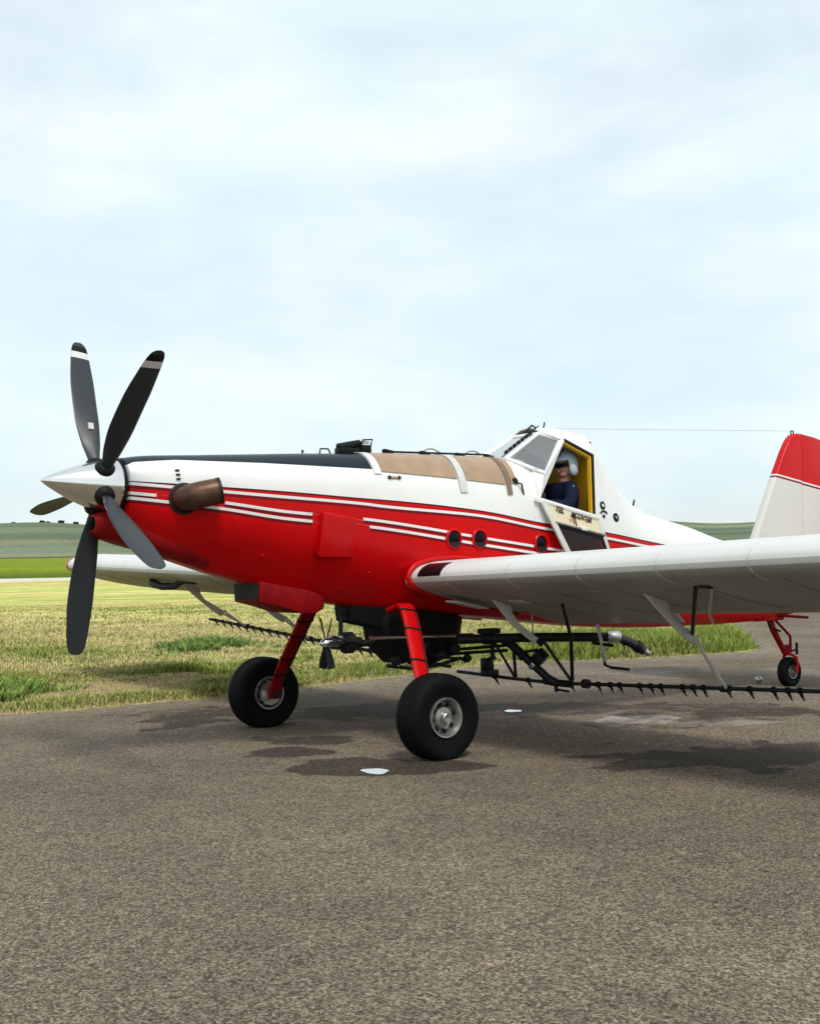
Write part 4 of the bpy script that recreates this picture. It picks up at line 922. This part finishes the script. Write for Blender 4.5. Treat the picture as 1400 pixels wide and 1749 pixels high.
# ------------------------------------------------------------------ tail
fin = [(6.10, 1.70), (6.149, 1.879), (6.576, 2.64), (6.80, 3.0), (6.90, 3.13), (6.98, 3.195), (7.10, 3.222), (7.14, 3.222), (7.14, 1.45), (6.3, 1.5)]
def slab(poly, y0, th, name, mat, parent, bevel=.02): return MB().plate([(x, y0, z) for x, z in poly], (0, 1, 0), th).build(name, mat, parent, bevel=bevel, seg=3)
m_fin, n, l, b = nodes('fin paint'); v = n.new('ShaderNodeTexCoord').outputs['Object']; sx = n.new('ShaderNodeSeparateXYZ'); l.new(v, sx.inputs[0])
dz_ = math_(n, l, 'SUBTRACT', sx.outputs[2], math_(n, l, 'MULTIPLY_ADD', sx.outputs[0], -.146, 3.60))
c = mixc(n, l, math_(n, l, 'GREATER_THAN', dz_, 0.), (.66, .65, .61), RED); c = mixc(n, l, math_(n, l, 'COMPARE', dz_, .035, .011), c, (.75, .72, .70)); c = mixc(n, l, math_(n, l, 'COMPARE', dz_, .012, .012), c, (.2, .004, .008))
l.new(c, b.inputs['Base Color']); l.new(ramp(n, l, noise(n, l, 4, 5, v), (.3, .3), (.7, .42)), b.inputs['Roughness']); b.inputs['Specular IOR Level'].default_value = .25
fo = slab(fin, 0, .11, 'fin', m_fin, plane, .03)
slab([(7.155, 1.45), (7.155, 3.222), (7.45, 3.19), (7.80, 3.12), (8.02, 2.9), (8.0, 1.5)], 0, .07, 'rudder', m_fin, plane, .02)
MB().tube([(7.0, 0, 3.20), (7.0, 0, 3.25), (7.05, 0, 3.25), (7.05, 0, 3.2)], .01, 6).build('antenna_mount', m_dark, fo)
for sd_ in (-1, 1):
    hs = [(6.35, .06), (6.55, 2.1), (6.65, 2.45), (7.25, 2.5), (7.25, .06)]
    st_ = MB().plate([(x, y*sd_, 1.30) for x, y in hs], (0, 0, 1), .09).build('stabilizer', m_white, plane, bevel=.03, seg=3)
    MB().plate([(7.27, .1*sd_, 1.30), (7.27, 2.45*sd_, 1.30), (7.72, 2.3*sd_, 1.30), (7.75, .15*sd_, 1.30)], (0, 0, 1), .06).build('elevator', m_red, plane, bevel=.02)
    MB().tube([(6.75, .06*sd_, .98), (6.80, 1.3*sd_, 1.26)], .022, 8).build('stabilizer_strut', m_red, plane)
MB().tube([(2.80, -.03, 3.045), (2.82, -.03, 3.055), (7.02, 0, 3.25)], .0035, 5).build('antenna_wire', m_greystrap, plane)
MB().tube([(3.99, 0, 2.19), (4.03, 0, 2.31)], [.014, .009], 8).build('blade_antenna', m_dark, plane)
MB().tube([(4.32, 0, 2.12), (4.37, 0, 2.20)], .005, 6).build('whip_antenna', m_greystrap, plane)

# ------------------------------------------------------------------ landing gear
def tyre_mesh(c, R_, W, flat=True, n=56):
    prof = [(-.36, .46), (-.42, .56), (-.485, .70), (-.5, .80), (-.475, .90), (-.42, .955), (-.34, .985), (-.215, .998), (-.205, .982), (-.185, .982), (-.175, 1.0), (-.06, 1.0), (-.05, .984), (-.02, .984)]
    prof = prof + [(-a, r) for a, r in prof[::-1]]
    v_ = []
    for a, r in prof:
        for k in range(n):
            t = 2*math.pi*k/n; x, z = r*R_*math.cos(t), r*R_*math.sin(t); y = a*W
            zf = c[2]+z
            if flat and zf < .07:
                y *= 1 + .16*smooth(.07, -.02, zf)*(r > .5); zf = max(zf, .002)
            v_.append((c[0]+x, c[1]+y, zf))
    m_ = len(prof); f = [(i*n+k, i*n+(k+1) % n, (i+1)*n+(k+1) % n, (i+1)*n+k) for i in range(m_-1) for k in range(n)]
    return MB().add(v_, f)
def wheel(name, c, R_, W, out, rim_r):
    w_ = tyre_mesh(c, R_, W).build(name, m_rubber, plane); o_ = Vector((0, out, 0)); c = Vector(c)
    for s_ in (1, -1):
        e = W*.5*.80; q = R_/.37
        pr = [(e-.03, rim_r*.99), (e+.004, rim_r*1.0), (e+.012, rim_r*.97), (e+.010, rim_r*.91), (e-.022, rim_r*.84), (e-.075, rim_r*.74), (e-.075, rim_r*.60), (e-.030, rim_r*.50), (e-.022, rim_r*.38), (e-.022, .001)]
        rm = MB().lathe(pr, c, o_*s_, 40, cap=False).build('rim', m_dull, w_)
        MB().lathe([(e-.022, rim_r*.30), (e+.016, rim_r*.27), (e+.024, rim_r*.22), (e+.024, rim_r*.10), (e+.018, .001)], c, o_*s_, 24).build('hub_cap', m_dull if s_ > 0 else m_dark, w_)
        bl = MB()
        for k in range(8):
            t = 2*math.pi*k/8+.2; p = c + o_*s_*(e-.076) + Vector((math.cos(t), 0, math.sin(t)))*rim_r*.67; bl.lathe([(0, .015*q), (.040, .015*q)], p, o_*s_, 6)
        bl.build('wheel_bolts', m_dark, w_)
    return w_
wheel('main_wheel', (0, -1.432, .345), .362, .285, -1, .168); wheel('main_wheel', (0, 1.432, .345), .362, .285, 1, .168)
def leg(pts, wd, th):
    """flat spring leg"""
    rows = []; pts = [Vector(p) for p in pts]
    for i, p in enumerate(pts):
        t = (pts[min(i+1, len(pts)-1)]-pts[max(i-1, 0)]).normalized(); w_ = wd[i]; a = Vector((1, 0, 0)) - t*t.x; a.normalize(); b_ = t.cross(a)
        rows.append([tuple(p + a*w_/2*math.copysign(abs(math.cos(q))**.6, math.cos(q)) + b_*th/2*math.copysign(abs(math.sin(q))**.6, math.sin(q))) for q in np.linspace(0, 2*math.pi, 17)[:-1]])
    vs, fs = loft('l', rows, True, True, True); return MB().add(vs, fs)
for sd_, xo in ((-1, .40), (1, .02)):
    pts = [(xo-.02, .30*sd_, 1.20), (xo, .42*sd_, 1.245), (xo-.02, .52*sd_, 1.235), (xo*.82, .66*sd_, 1.10), (xo*.5, .92*sd_, .80), (xo*.22, 1.15*sd_, .52), (xo*.1, 1.235*sd_, .36), (0, 1.25*sd_, .30)]
    if sd_ > 0: pts = [(-.06, .30, 1.25), (-.07, .40, 1.22), (-.06, .48, 1.15), (-.045, .62, 1.02), (-.02, .90, .75), (0, 1.12, .52), (0, 1.20, .38), (0, 1.22, .30)]
    q = np.linspace(0, 7, 40); P = [tuple(float(np.interp(t, np.arange(8), [p[i] for p in pts])) for i in range(3)) for t in q]
    k = np.array(P); k[2:-2] = (k[:-4]+k[1:-3]+k[2:-2]+k[3:-1]+k[4:])/5
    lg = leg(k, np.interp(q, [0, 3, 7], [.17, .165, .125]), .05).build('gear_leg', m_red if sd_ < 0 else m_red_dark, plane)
    for t in (13, 18, 23, 27):
        p = Vector(k[t]); d_ = (Vector(k[t+1])-Vector(k[t-1])).normalized(); wd = float(np.interp(q[t], [0, 3, 7], [.17, .165, .125]))
        rows = leg([p-d_*.01, p+d_*.01], [wd+.012]*2, .062).build('brake_line_clamp', m_black, lg)
    MB().tube([Vector(p)+Vector((.05, -.03, 0)) for p in k[8:34:3]], .008, 6).build('brake_line', m_black, lg)
    MB().tube([(0, 1.15*sd_, .345), (0, 1.36*sd_, .345)], .04, 14).build('axle', m_dark, lg)
    MB().lathe([(0, .12), (.03, .12)], (0, 1.285*sd_, .345), (0, sd_, 0), 24).build('brake_disc', m_dull, lg)
    MB().box((-.09, 1.26*sd_, .33), (.09, .06, .11)).build('brake_caliper', m_dull, lg, bevel=.01)
# tail wheel
wheel('tail_wheel', (6.80, 0, .178), .186, .125, -1, .085)
tg = MB().tube([(6.40, 0, .92), (6.50, 0, .72), (6.66, 0, .50), (6.74, 0, .40)], [.045, .042, .036, .036], 12).build('tail_strut', m_red_dark, plane)
MB().tube([(6.52, 0, .86), (6.80, 0, .66), (6.845, 0, .62), (6.84, 0, .42)], .018, 8).build('tail_spring', m_red_dark, tg)
fk = MB()
for s_ in (-1, 1): fk.tube([(6.76, .02*s_, .42), (6.83, .095*s_, .36), (6.84, .10*s_, .26), (6.81, .098*s_, .17)], [.022, .02, .018, .022], 10)
fk.build('tail_fork', m_red, tg); MB().lathe([(-.06, .045), (.07, .045)], (6.76, 0, .45), (-.15, 0, 1), 16).build('swivel', m_red_dark, tg)
MB().tube([(6.80, -.03, .44), (6.93, -.03, .45)], .014, 8).tube([(6.93, -.03, .39), (6.93, -.03, .54)], .018, 8).build('steering_arm', m_dark, tg)
MB().tube([(6.42, -.05, .85), (6.28, -.05, .88), (6.40, -.06, .76), (6.56, -.06, .70)], .014, 8).build('steering_cable', m_dark, tg)
MB().box((6.35, 0, .87), (.55, .16, .06)).tube([(6.5, -.1, .90), (6.95, -.2, .86)], .02, 8).tube([(6.55, -.1, .95), (7.05, -.1, .98)], .03, 8).build('tail_fitting', m_red_dark, plane, bevel=.01)

# ------------------------------------------------------------------ belly: cooler, hopper gate, spray pump
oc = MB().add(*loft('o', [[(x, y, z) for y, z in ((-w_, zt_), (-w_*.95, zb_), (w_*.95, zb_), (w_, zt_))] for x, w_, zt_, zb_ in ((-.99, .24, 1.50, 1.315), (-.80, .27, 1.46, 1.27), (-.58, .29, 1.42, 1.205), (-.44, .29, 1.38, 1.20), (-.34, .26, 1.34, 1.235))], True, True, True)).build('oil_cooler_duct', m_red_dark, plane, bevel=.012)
MB().plate([(-.996, -.22, 1.48), (-.996, .22, 1.48), (-.996, .20, 1.33), (-.996, -.20, 1.33)], (1, 0, 0), .006).build('cooler_mouth', m_int, oc)
hb = MB().add(*loft('h', [[(x, y, z) for y, z in ((-w_, zt_), (-w_*.8, zb_), (w_*.8, zb_), (w_, zt_))] for x, w_, zt_, zb_ in ((.02, .15, 1.27, 1.10), (.36, .20, 1.24, 1.03), (.40, .23, 1.22, .86), (.62, .27, 1.20, .675), (.86, .29, 1.17, .65), (1.20, .27, 1.12, .73), (1.30, .22, 1.10, .95))], True, True, True)).build('hopper_gate_box', m_black, plane, bevel=.02)
MB().tube([(.12, -.30, .955), (.6, -.325, .94), (1.35, -.30, .92)], .020, 10).build('gate_rail', m_steel, hb)
for x, y, z, s_ in ((.45, -.24, .72, .07), (.66, -.26, .70, .06), (.95, -.27, .74, .08), (1.14, -.25, .80, .09), (.75, -.28, .85, .07), (1.30, -.27, .70, .06)):
    MB().box((x, y, z), (s_*1.2, s_, s_), Matrix.Rotation(x*3, 3, 'Y')).build('gate_linkage', m_dark, hb, bevel=.01)
MB().tube([(.36, -.22, .68), (.62, -.27, .64), (.9, -.29, .65), (1.22, -.26, .70), (1.34, -.2, .66)], .018, 8).tube([(.5, -.3, .90), (.9, -.31, .73), (1.2, -.3, .70)], .012, 8).build('gate_hose', m_dark, hb)
for x in (.46, .56): MB().lathe([(0, .016), (.02, .016)], (x, -.25, .685), (0, -1, 0), 10).build('gate_bolt', m_steel, hb)
pc = Vector((-.21, -.04, .912))
pm = MB().lathe([(.06, .05), (.10, .06), (.20, .065), (.22, .10), (.30, .10), (.32, .06), (.40, .05)], pc, (1, 0, -.03), 24).build('spray_pump', m_dark, plane)
MB().lathe([(-.045, .004), (-.03, .028), (0, .045), (.04, .05), (.075, .045)], pc, (1, 0, -.03), 20).build('fan_hub', m_steel, pm)
MB().tube([pc+Vector((.18, 0, .05)), pc+Vector((.19, 0, .30))], .022, 8).tube([pc+Vector((.30, 0, -.03)), pc+Vector((.5, 0, -.02)), pc+Vector((.7, 0, .03))], .035, 10).tube([pc+Vector((.05, -.09, .06)), pc+Vector((.16, -.1, .02)), pc+Vector((.30, -.1, .0))], .014, 8).build('pump_bracket', m_dark, pm)
for s_ in (-1, 1): MB().box(pc+Vector((.12, .08*s_, .03)), (.05, .05, .07)).build('pump_brake', m_dull, pm, bevel=.01)
for ang_ in (-22, 24, 160, 196, 90):
    a = math.radians(ang_); d_ = Vector((0, -math.sin(a), math.cos(a))); tg_ = Vector((0, -math.cos(a), -math.sin(a))); rows = []
    for r, c_ in ((.03, .04), (.08, .056), (.14, .072), (.215, .080), (.245, .066)):
        be = -.75; cd = tg_*math.cos(be)+Vector((1, 0, 0))*math.sin(be); nd = Vector((1, 0, 0))*math.cos(be)-tg_*math.sin(be)
        rows.append([tuple(pc + Vector((.02, 0, 0)) + d_*r + cd*c_*.5*math.cos(q) + nd*.006*math.sin(q)) for q in np.linspace(0, 2*math.pi, 11)[:-1]])
    vs, fs = loft('b', rows, True, True, True); MB().add(vs, fs).build('fan_blade', m_black, pm)

# ------------------------------------------------------------------ spray booms
def boom(sd_, y0, z0, y1, z1):
    f = lambda y: z0 + (z1-z0)*(abs(y)-abs(y0))/(abs(y1)-abs(y0))
    bo = MB().tube([(1.90, sd_*y0, z0), (1.90, sd_*y1, z1)], .021, 12).build('spray_boom', m_dark, plane); return bo, f
def nozzle_proto(y, z, parent):
    o = MB().tube([(0, 0, .028), (.0, 0, -.012), (.035, 0, -.055)], [.013, .015, .012], 8).build('nozzle', m_dark, parent); o.location = (1.90, y, z)
    t = MB().tube([(.028, 0, -.046), (.055, 0, -.08)], [.015, .010], 8).build('nozzle_tip', m_dull, o)
    MB().lathe([(-.018, .025), (.018, .025)], (0, 0, 0), (0, 1, 0), 10).build('nozzle_clamp', m_black, o)
    return o
bp, fp = boom(-1, -.60, .475, 6.9, .70)
bp.data.vertices  # port boom runs from inboard of the gear to near the tip
ny = [.02, -.48, -1.08, -1.435, -1.59, -1.707, -1.948, -2.08, -2.195, -2.439, -2.555, -2.668, -2.92, -3.145, -3.378, -3.511, -3.625] + list(np.arange(-3.9, -6.8, -.19))
zb_of = lambda y: .448 + .0435*max(0, -y-.87) + .01*max(0, y+.87)
bp.data.clear_geometry(); mb = MB().tube([(1.90, .62, .475), (1.90, -.2, .455), (1.90, -.87, .448), (1.90, -6.9, zb_of(-6.9))], .0175, 12)
_t = mb.build('spray_boom', m_dark, plane); bp.data = _t.data; bpy.data.objects.remove(_t); bp.name = 'spray_boom'
proto = None
for y in ny:
    if proto is None: proto = nozzle_proto(y, zb_of(y), plane)
    else:
        q = dup(proto, plane, (1.90, y, zb_of(y)))
        for ch in proto.children: dup(ch, q)
bs, fs_ = boom(1, .75, .52, 6.2, .90)
zs_of = lambda y: .52 + (.90-.52)*(y-.75)/(6.2-.75)
for y in np.arange(1.2, 6.1, .21):
    q = dup(proto, plane, (1.90, y, zs_of(y)))
    for ch in proto.children: dup(ch, q)
def hanger(y, sd_, zboom, big=True):
    """swept plate arm under the wing carrying the boom"""
    yy = sd_*y; z0 = float(pchip(*LO, 1.0)) + DI*y
    if big:
        a = [(.90, z0+.03), (1.18, z0-.06), (1.24, z0-.12), (1.50, z0-.33), (1.56, z0-.36), (1.46, z0-.40), (1.30, z0-.27), (1.02, z0-.05)]
        h = MB().plate([(x, yy, z) for x, z in [(.93, z0+.02), (1.20, z0-.05), (1.21, z0-.11), (1.27, z0-.19), (1.49, z0-.315), (1.57, z0-.36), (1.52, z0-.42), (1.42, z0-.37), (1.22, z0-.22), (1.05, z0-.08)]], (0, 1, 0), .028).build('boom_hanger', m_wing, plane, bevel=.006)
        MB().tube([(1.50, yy-.02, z0-.37), (1.87, yy-.03, zboom+.01)], .013, 8).tube([(1.56, yy+.02, z0-.35), (1.89, yy+.03, zboom+.01)], .013, 8).build('hanger_rod', m_offwhite, h)
        for t in (.3, .62): MB().tube([(1.50+.37*t, yy-.025, z0-.37+(zboom-z0+.38)*t), (1.56+.33*t, yy+.025, z0-.35+(zboom-z0+.36)*t)], .010, 6).build('hanger_spacer', m_offwhite, h)
        MB().lathe([(-.045, .034), (.045, .034)], (1.90, yy, zboom), (0, 1, 0), 14).build('boom_clamp', m_dark, h)
        if sd_ < 0: MB().tube([(.72, yy+sd_*.70, float(pchip(*LO, .72))+DI*(y+.7)), (1.50, yy, z0-.33)], .016, 8).build('hanger_brace', m_dark, h)
    return z0
hanger(2.90, -1, zb_of(-2.90)); hanger(5.6, -1, zb_of(-5.6)); hanger(3.55, 1, zs_of(3.55)); hanger(5.15, 1, zs_of(5.15))
h = MB().plate([(x, -1.02, z) for x, z in [(.98, 1.29), (1.20, 1.22), (1.22, 1.16), (1.30, 1.06), (1.46, .95), (1.55, .90), (1.50, .85), (1.38, .93), (1.22, 1.04), (1.08, 1.18)]], (0, 1, 0), .026).build('boom_hanger', m_wing, plane, bevel=.006)
MB().tube([(1.52, -1.02, .89), (1.58, -1.03, .84)], .022, 8).build('hanger_end', m_black, h)
MB().tube([(.78, -3.70, float(pchip(*LO, .78))+.11), (1.45, -3.12, 1.17), (1.68, -2.97, 1.09)], .012, 8).build('pitot_tube', m_offwhite, plane)
MB().box((.75, -3.66, float(pchip(*LO, .75))+.10), (.07, .10, .015), Matrix.Rotation(.22, 3, 'Y')).build('brace_mount', m_dark, plane, bevel=.004)
# plumbing between the hopper gate and the booms
fd = MB().tube([(1.0, -.48, .90), (1.6, -.78, .90), (2.30, -1.25, .885)], .045, 14).build('load_pipe', m_dark, plane)
MB().lathe([(-.05, .06), (.06, .06), (.08, .05)], (2.30, -1.25, .885), (.8, -.5, 0), 16).build('pipe_collar', m_dull, fd)
MB().tube([(2.33, -1.27, .885), (2.44, -1.35, .83), (2.55, -1.43, .745)], [.042, .046, .046], 14).build('load_nozzle', m_dark, fd)
MB().lathe([(-.02, .06), (.03, .06)], (2.50, -1.39, .79), (.75, -.5, -.6), 16).build('nozzle_ring', m_black, fd); MB().lathe([(-.01, .03), (.05, .028)], (2.55, -1.43, .745), (.75, -.5, -.6), 14).build('nozzle_cap', m_dull, fd)
MB().tube([(2.36, -1.31, .86), (2.40, -1.31, .78), (2.36, -1.33, .72)], .008, 6).build('pipe_lanyard', m_dark, fd)
MB().lathe([(-.03, .055), (.03, .055)], (1.25, -.62, .90), (.85, -.5, 0), 16).build('pipe_collar', m_black, fd); MB().box((1.30, -.60, .97), (.2, .12, .05)).build('pipe_valve', m_dark, fd, bevel=.01)
sp_ = MB().tube([(1.55, -.46, .90), (1.63, -.53, .83), (1.86, -.80, .50), (1.90, -.87, .455)], [.045, .045, .040, .040], 14).build('supply_pipe', m_dark, plane)
for t in (.35, .62): 
    p = Vector((1.63, -.53, .83)).lerp(Vector((1.86, -.80, .50)), t); MB().lathe([(-.02, .055), (.02, .055)], p, Vector((.23, -.27, -.33)), 16).build('pipe_band', m_dull if t > .5 else m_black, sp_)
MB().lathe([(-.14, .035), (.14, .035)], (1.90, -.95, .452), (0, 1, 0), 12).build('boom_coupling', m_black, sp_)
MB().lathe([(-.03, .045), (.03, .045)], (1.90, -1.28, .468), (0, 1, 0), 12).build('boom_coupling', m_dark, sp_); MB().lathe([(-.03, .05), (.03, .05)], (1.92, -.74, .47), (0, 1, 0), 12).build('boom_coupling', m_dark, sp_)
MB().tube([(1.92, -.85, .44), (1.92, -.86, .36)], .020, 8).tube([(1.92, -.86, .385), (1.93, -1.02, .375)], .011, 8).build('drain_valve', m_dark, sp_)
ft = MB().lathe([(-.06, .05), (-.05, .085), (.05, .085), (.06, .05)], (1.78, -.78, .70), (-.3, .5, .6), 18).build('line_filter', m_black, plane)
MB().lathe([(.06, .02), (.075, .02)], (1.78, -.78, .70), (-.3, .5, .6), 10).build('filter_plug', m_dull, ft)
MB().tube([(1.62, -.6, .74), (1.74, -.80, .775), (1.72, -.78, .72)], .014, 8).build('filter_hose', m_dark, ft)
vb = MB().box((1.80, .02, .59), (.11, .10, .13)).box((1.83, .02, .50), (.16, .12, .07)).build('control_valve', m_black, plane, bevel=.015)
MB().tube([(1.80, -.1, .66), (1.72, -.16, .66), (1.70, -.18, .88)], .022, 10).build('valve_riser', m_dark, vb); MB().box((1.80, -.06, .655), (.05, .09, .03)).build('valve_plug', m_dark, vb, bevel=.006)
tr_ = MB()
for a, b_ in (((1.62, -.25, .90), (1.88, -.30, .48)), ((1.88, -.32, .48), (1.60, -.60, .88)), ((1.65, -.95, .90), (1.90, -1.10, .47)), ((1.60, -.5, .90), (1.70, -.72, .86)), ((1.0, -.2, .78), (1.75, -.35, .80)), ((1.0, -.2, .745), (1.75, -.35, .75))): tr_.tube([a, b_], .016, 8)
tr_.build('boom_truss', m_dark, plane)
MB().tube([(1.25, -1.66, 1.24), (1.60, -1.40, .92), (1.88, -1.12, .50)], [.014, .018, .018], 8).build('boom_strut', m_dark, plane)
MB().tube([(1.62, -.86, 1.12), (1.62, -.87, .93)], .008, 6).build('vent_tube', m_dull, plane)
sp = MB().tube([(1.72, -1.62, 1.04), (1.80, -1.60, .84), (1.86, -1.58, .70)], .016, 8).build('boarding_step', m_offwhite, plane)
MB().tube([(1.80, -1.60, .84), (1.88, -1.55, .66), (1.93, -1.58, .635), (1.93, -1.80, .63)], .014, 8).build('step_bar', m_dark, sp); MB().tube([(1.80, -1.48, .865), (1.80, -1.73, .85)], .016, 8).build('step_tread', m_black, sp)
MB().tube([(.72, 5.55, 1.52), (.66, 5.42, 1.44), (.66, 5.15, 1.40), (.68, 4.85, 1.40), (.70, 4.6, 1.47), (.72, 4.35, 1.45)], [.05, .055, .05, .045, .035, .03], 10).build('hose_loop', m_black, plane)

# small round ball standing on the tarmac near the tail wheel
ballo = MB()
v_ = []; n_ = 20
for i in range(11):
    for j in range(n_):
        a = math.pi*i/10; t = 2*math.pi*j/n_; v_.append((6.80+.048*math.sin(a)*math.cos(t), .47+.048*math.sin(a)*math.sin(t), .05+.048*math.cos(a)))
ballo.add(v_, [(i*n_+j, i*n_+(j+1) % n_, (i+1)*n_+(j+1) % n_, (i+1)*n_+j) for i in range(10) for j in range(n_)])
bo = ballo.build('ball', m_dull, None, auto=False); tag(bo, 'small round grey ball lying on the tarmac beside the tail wheel', 'ball')
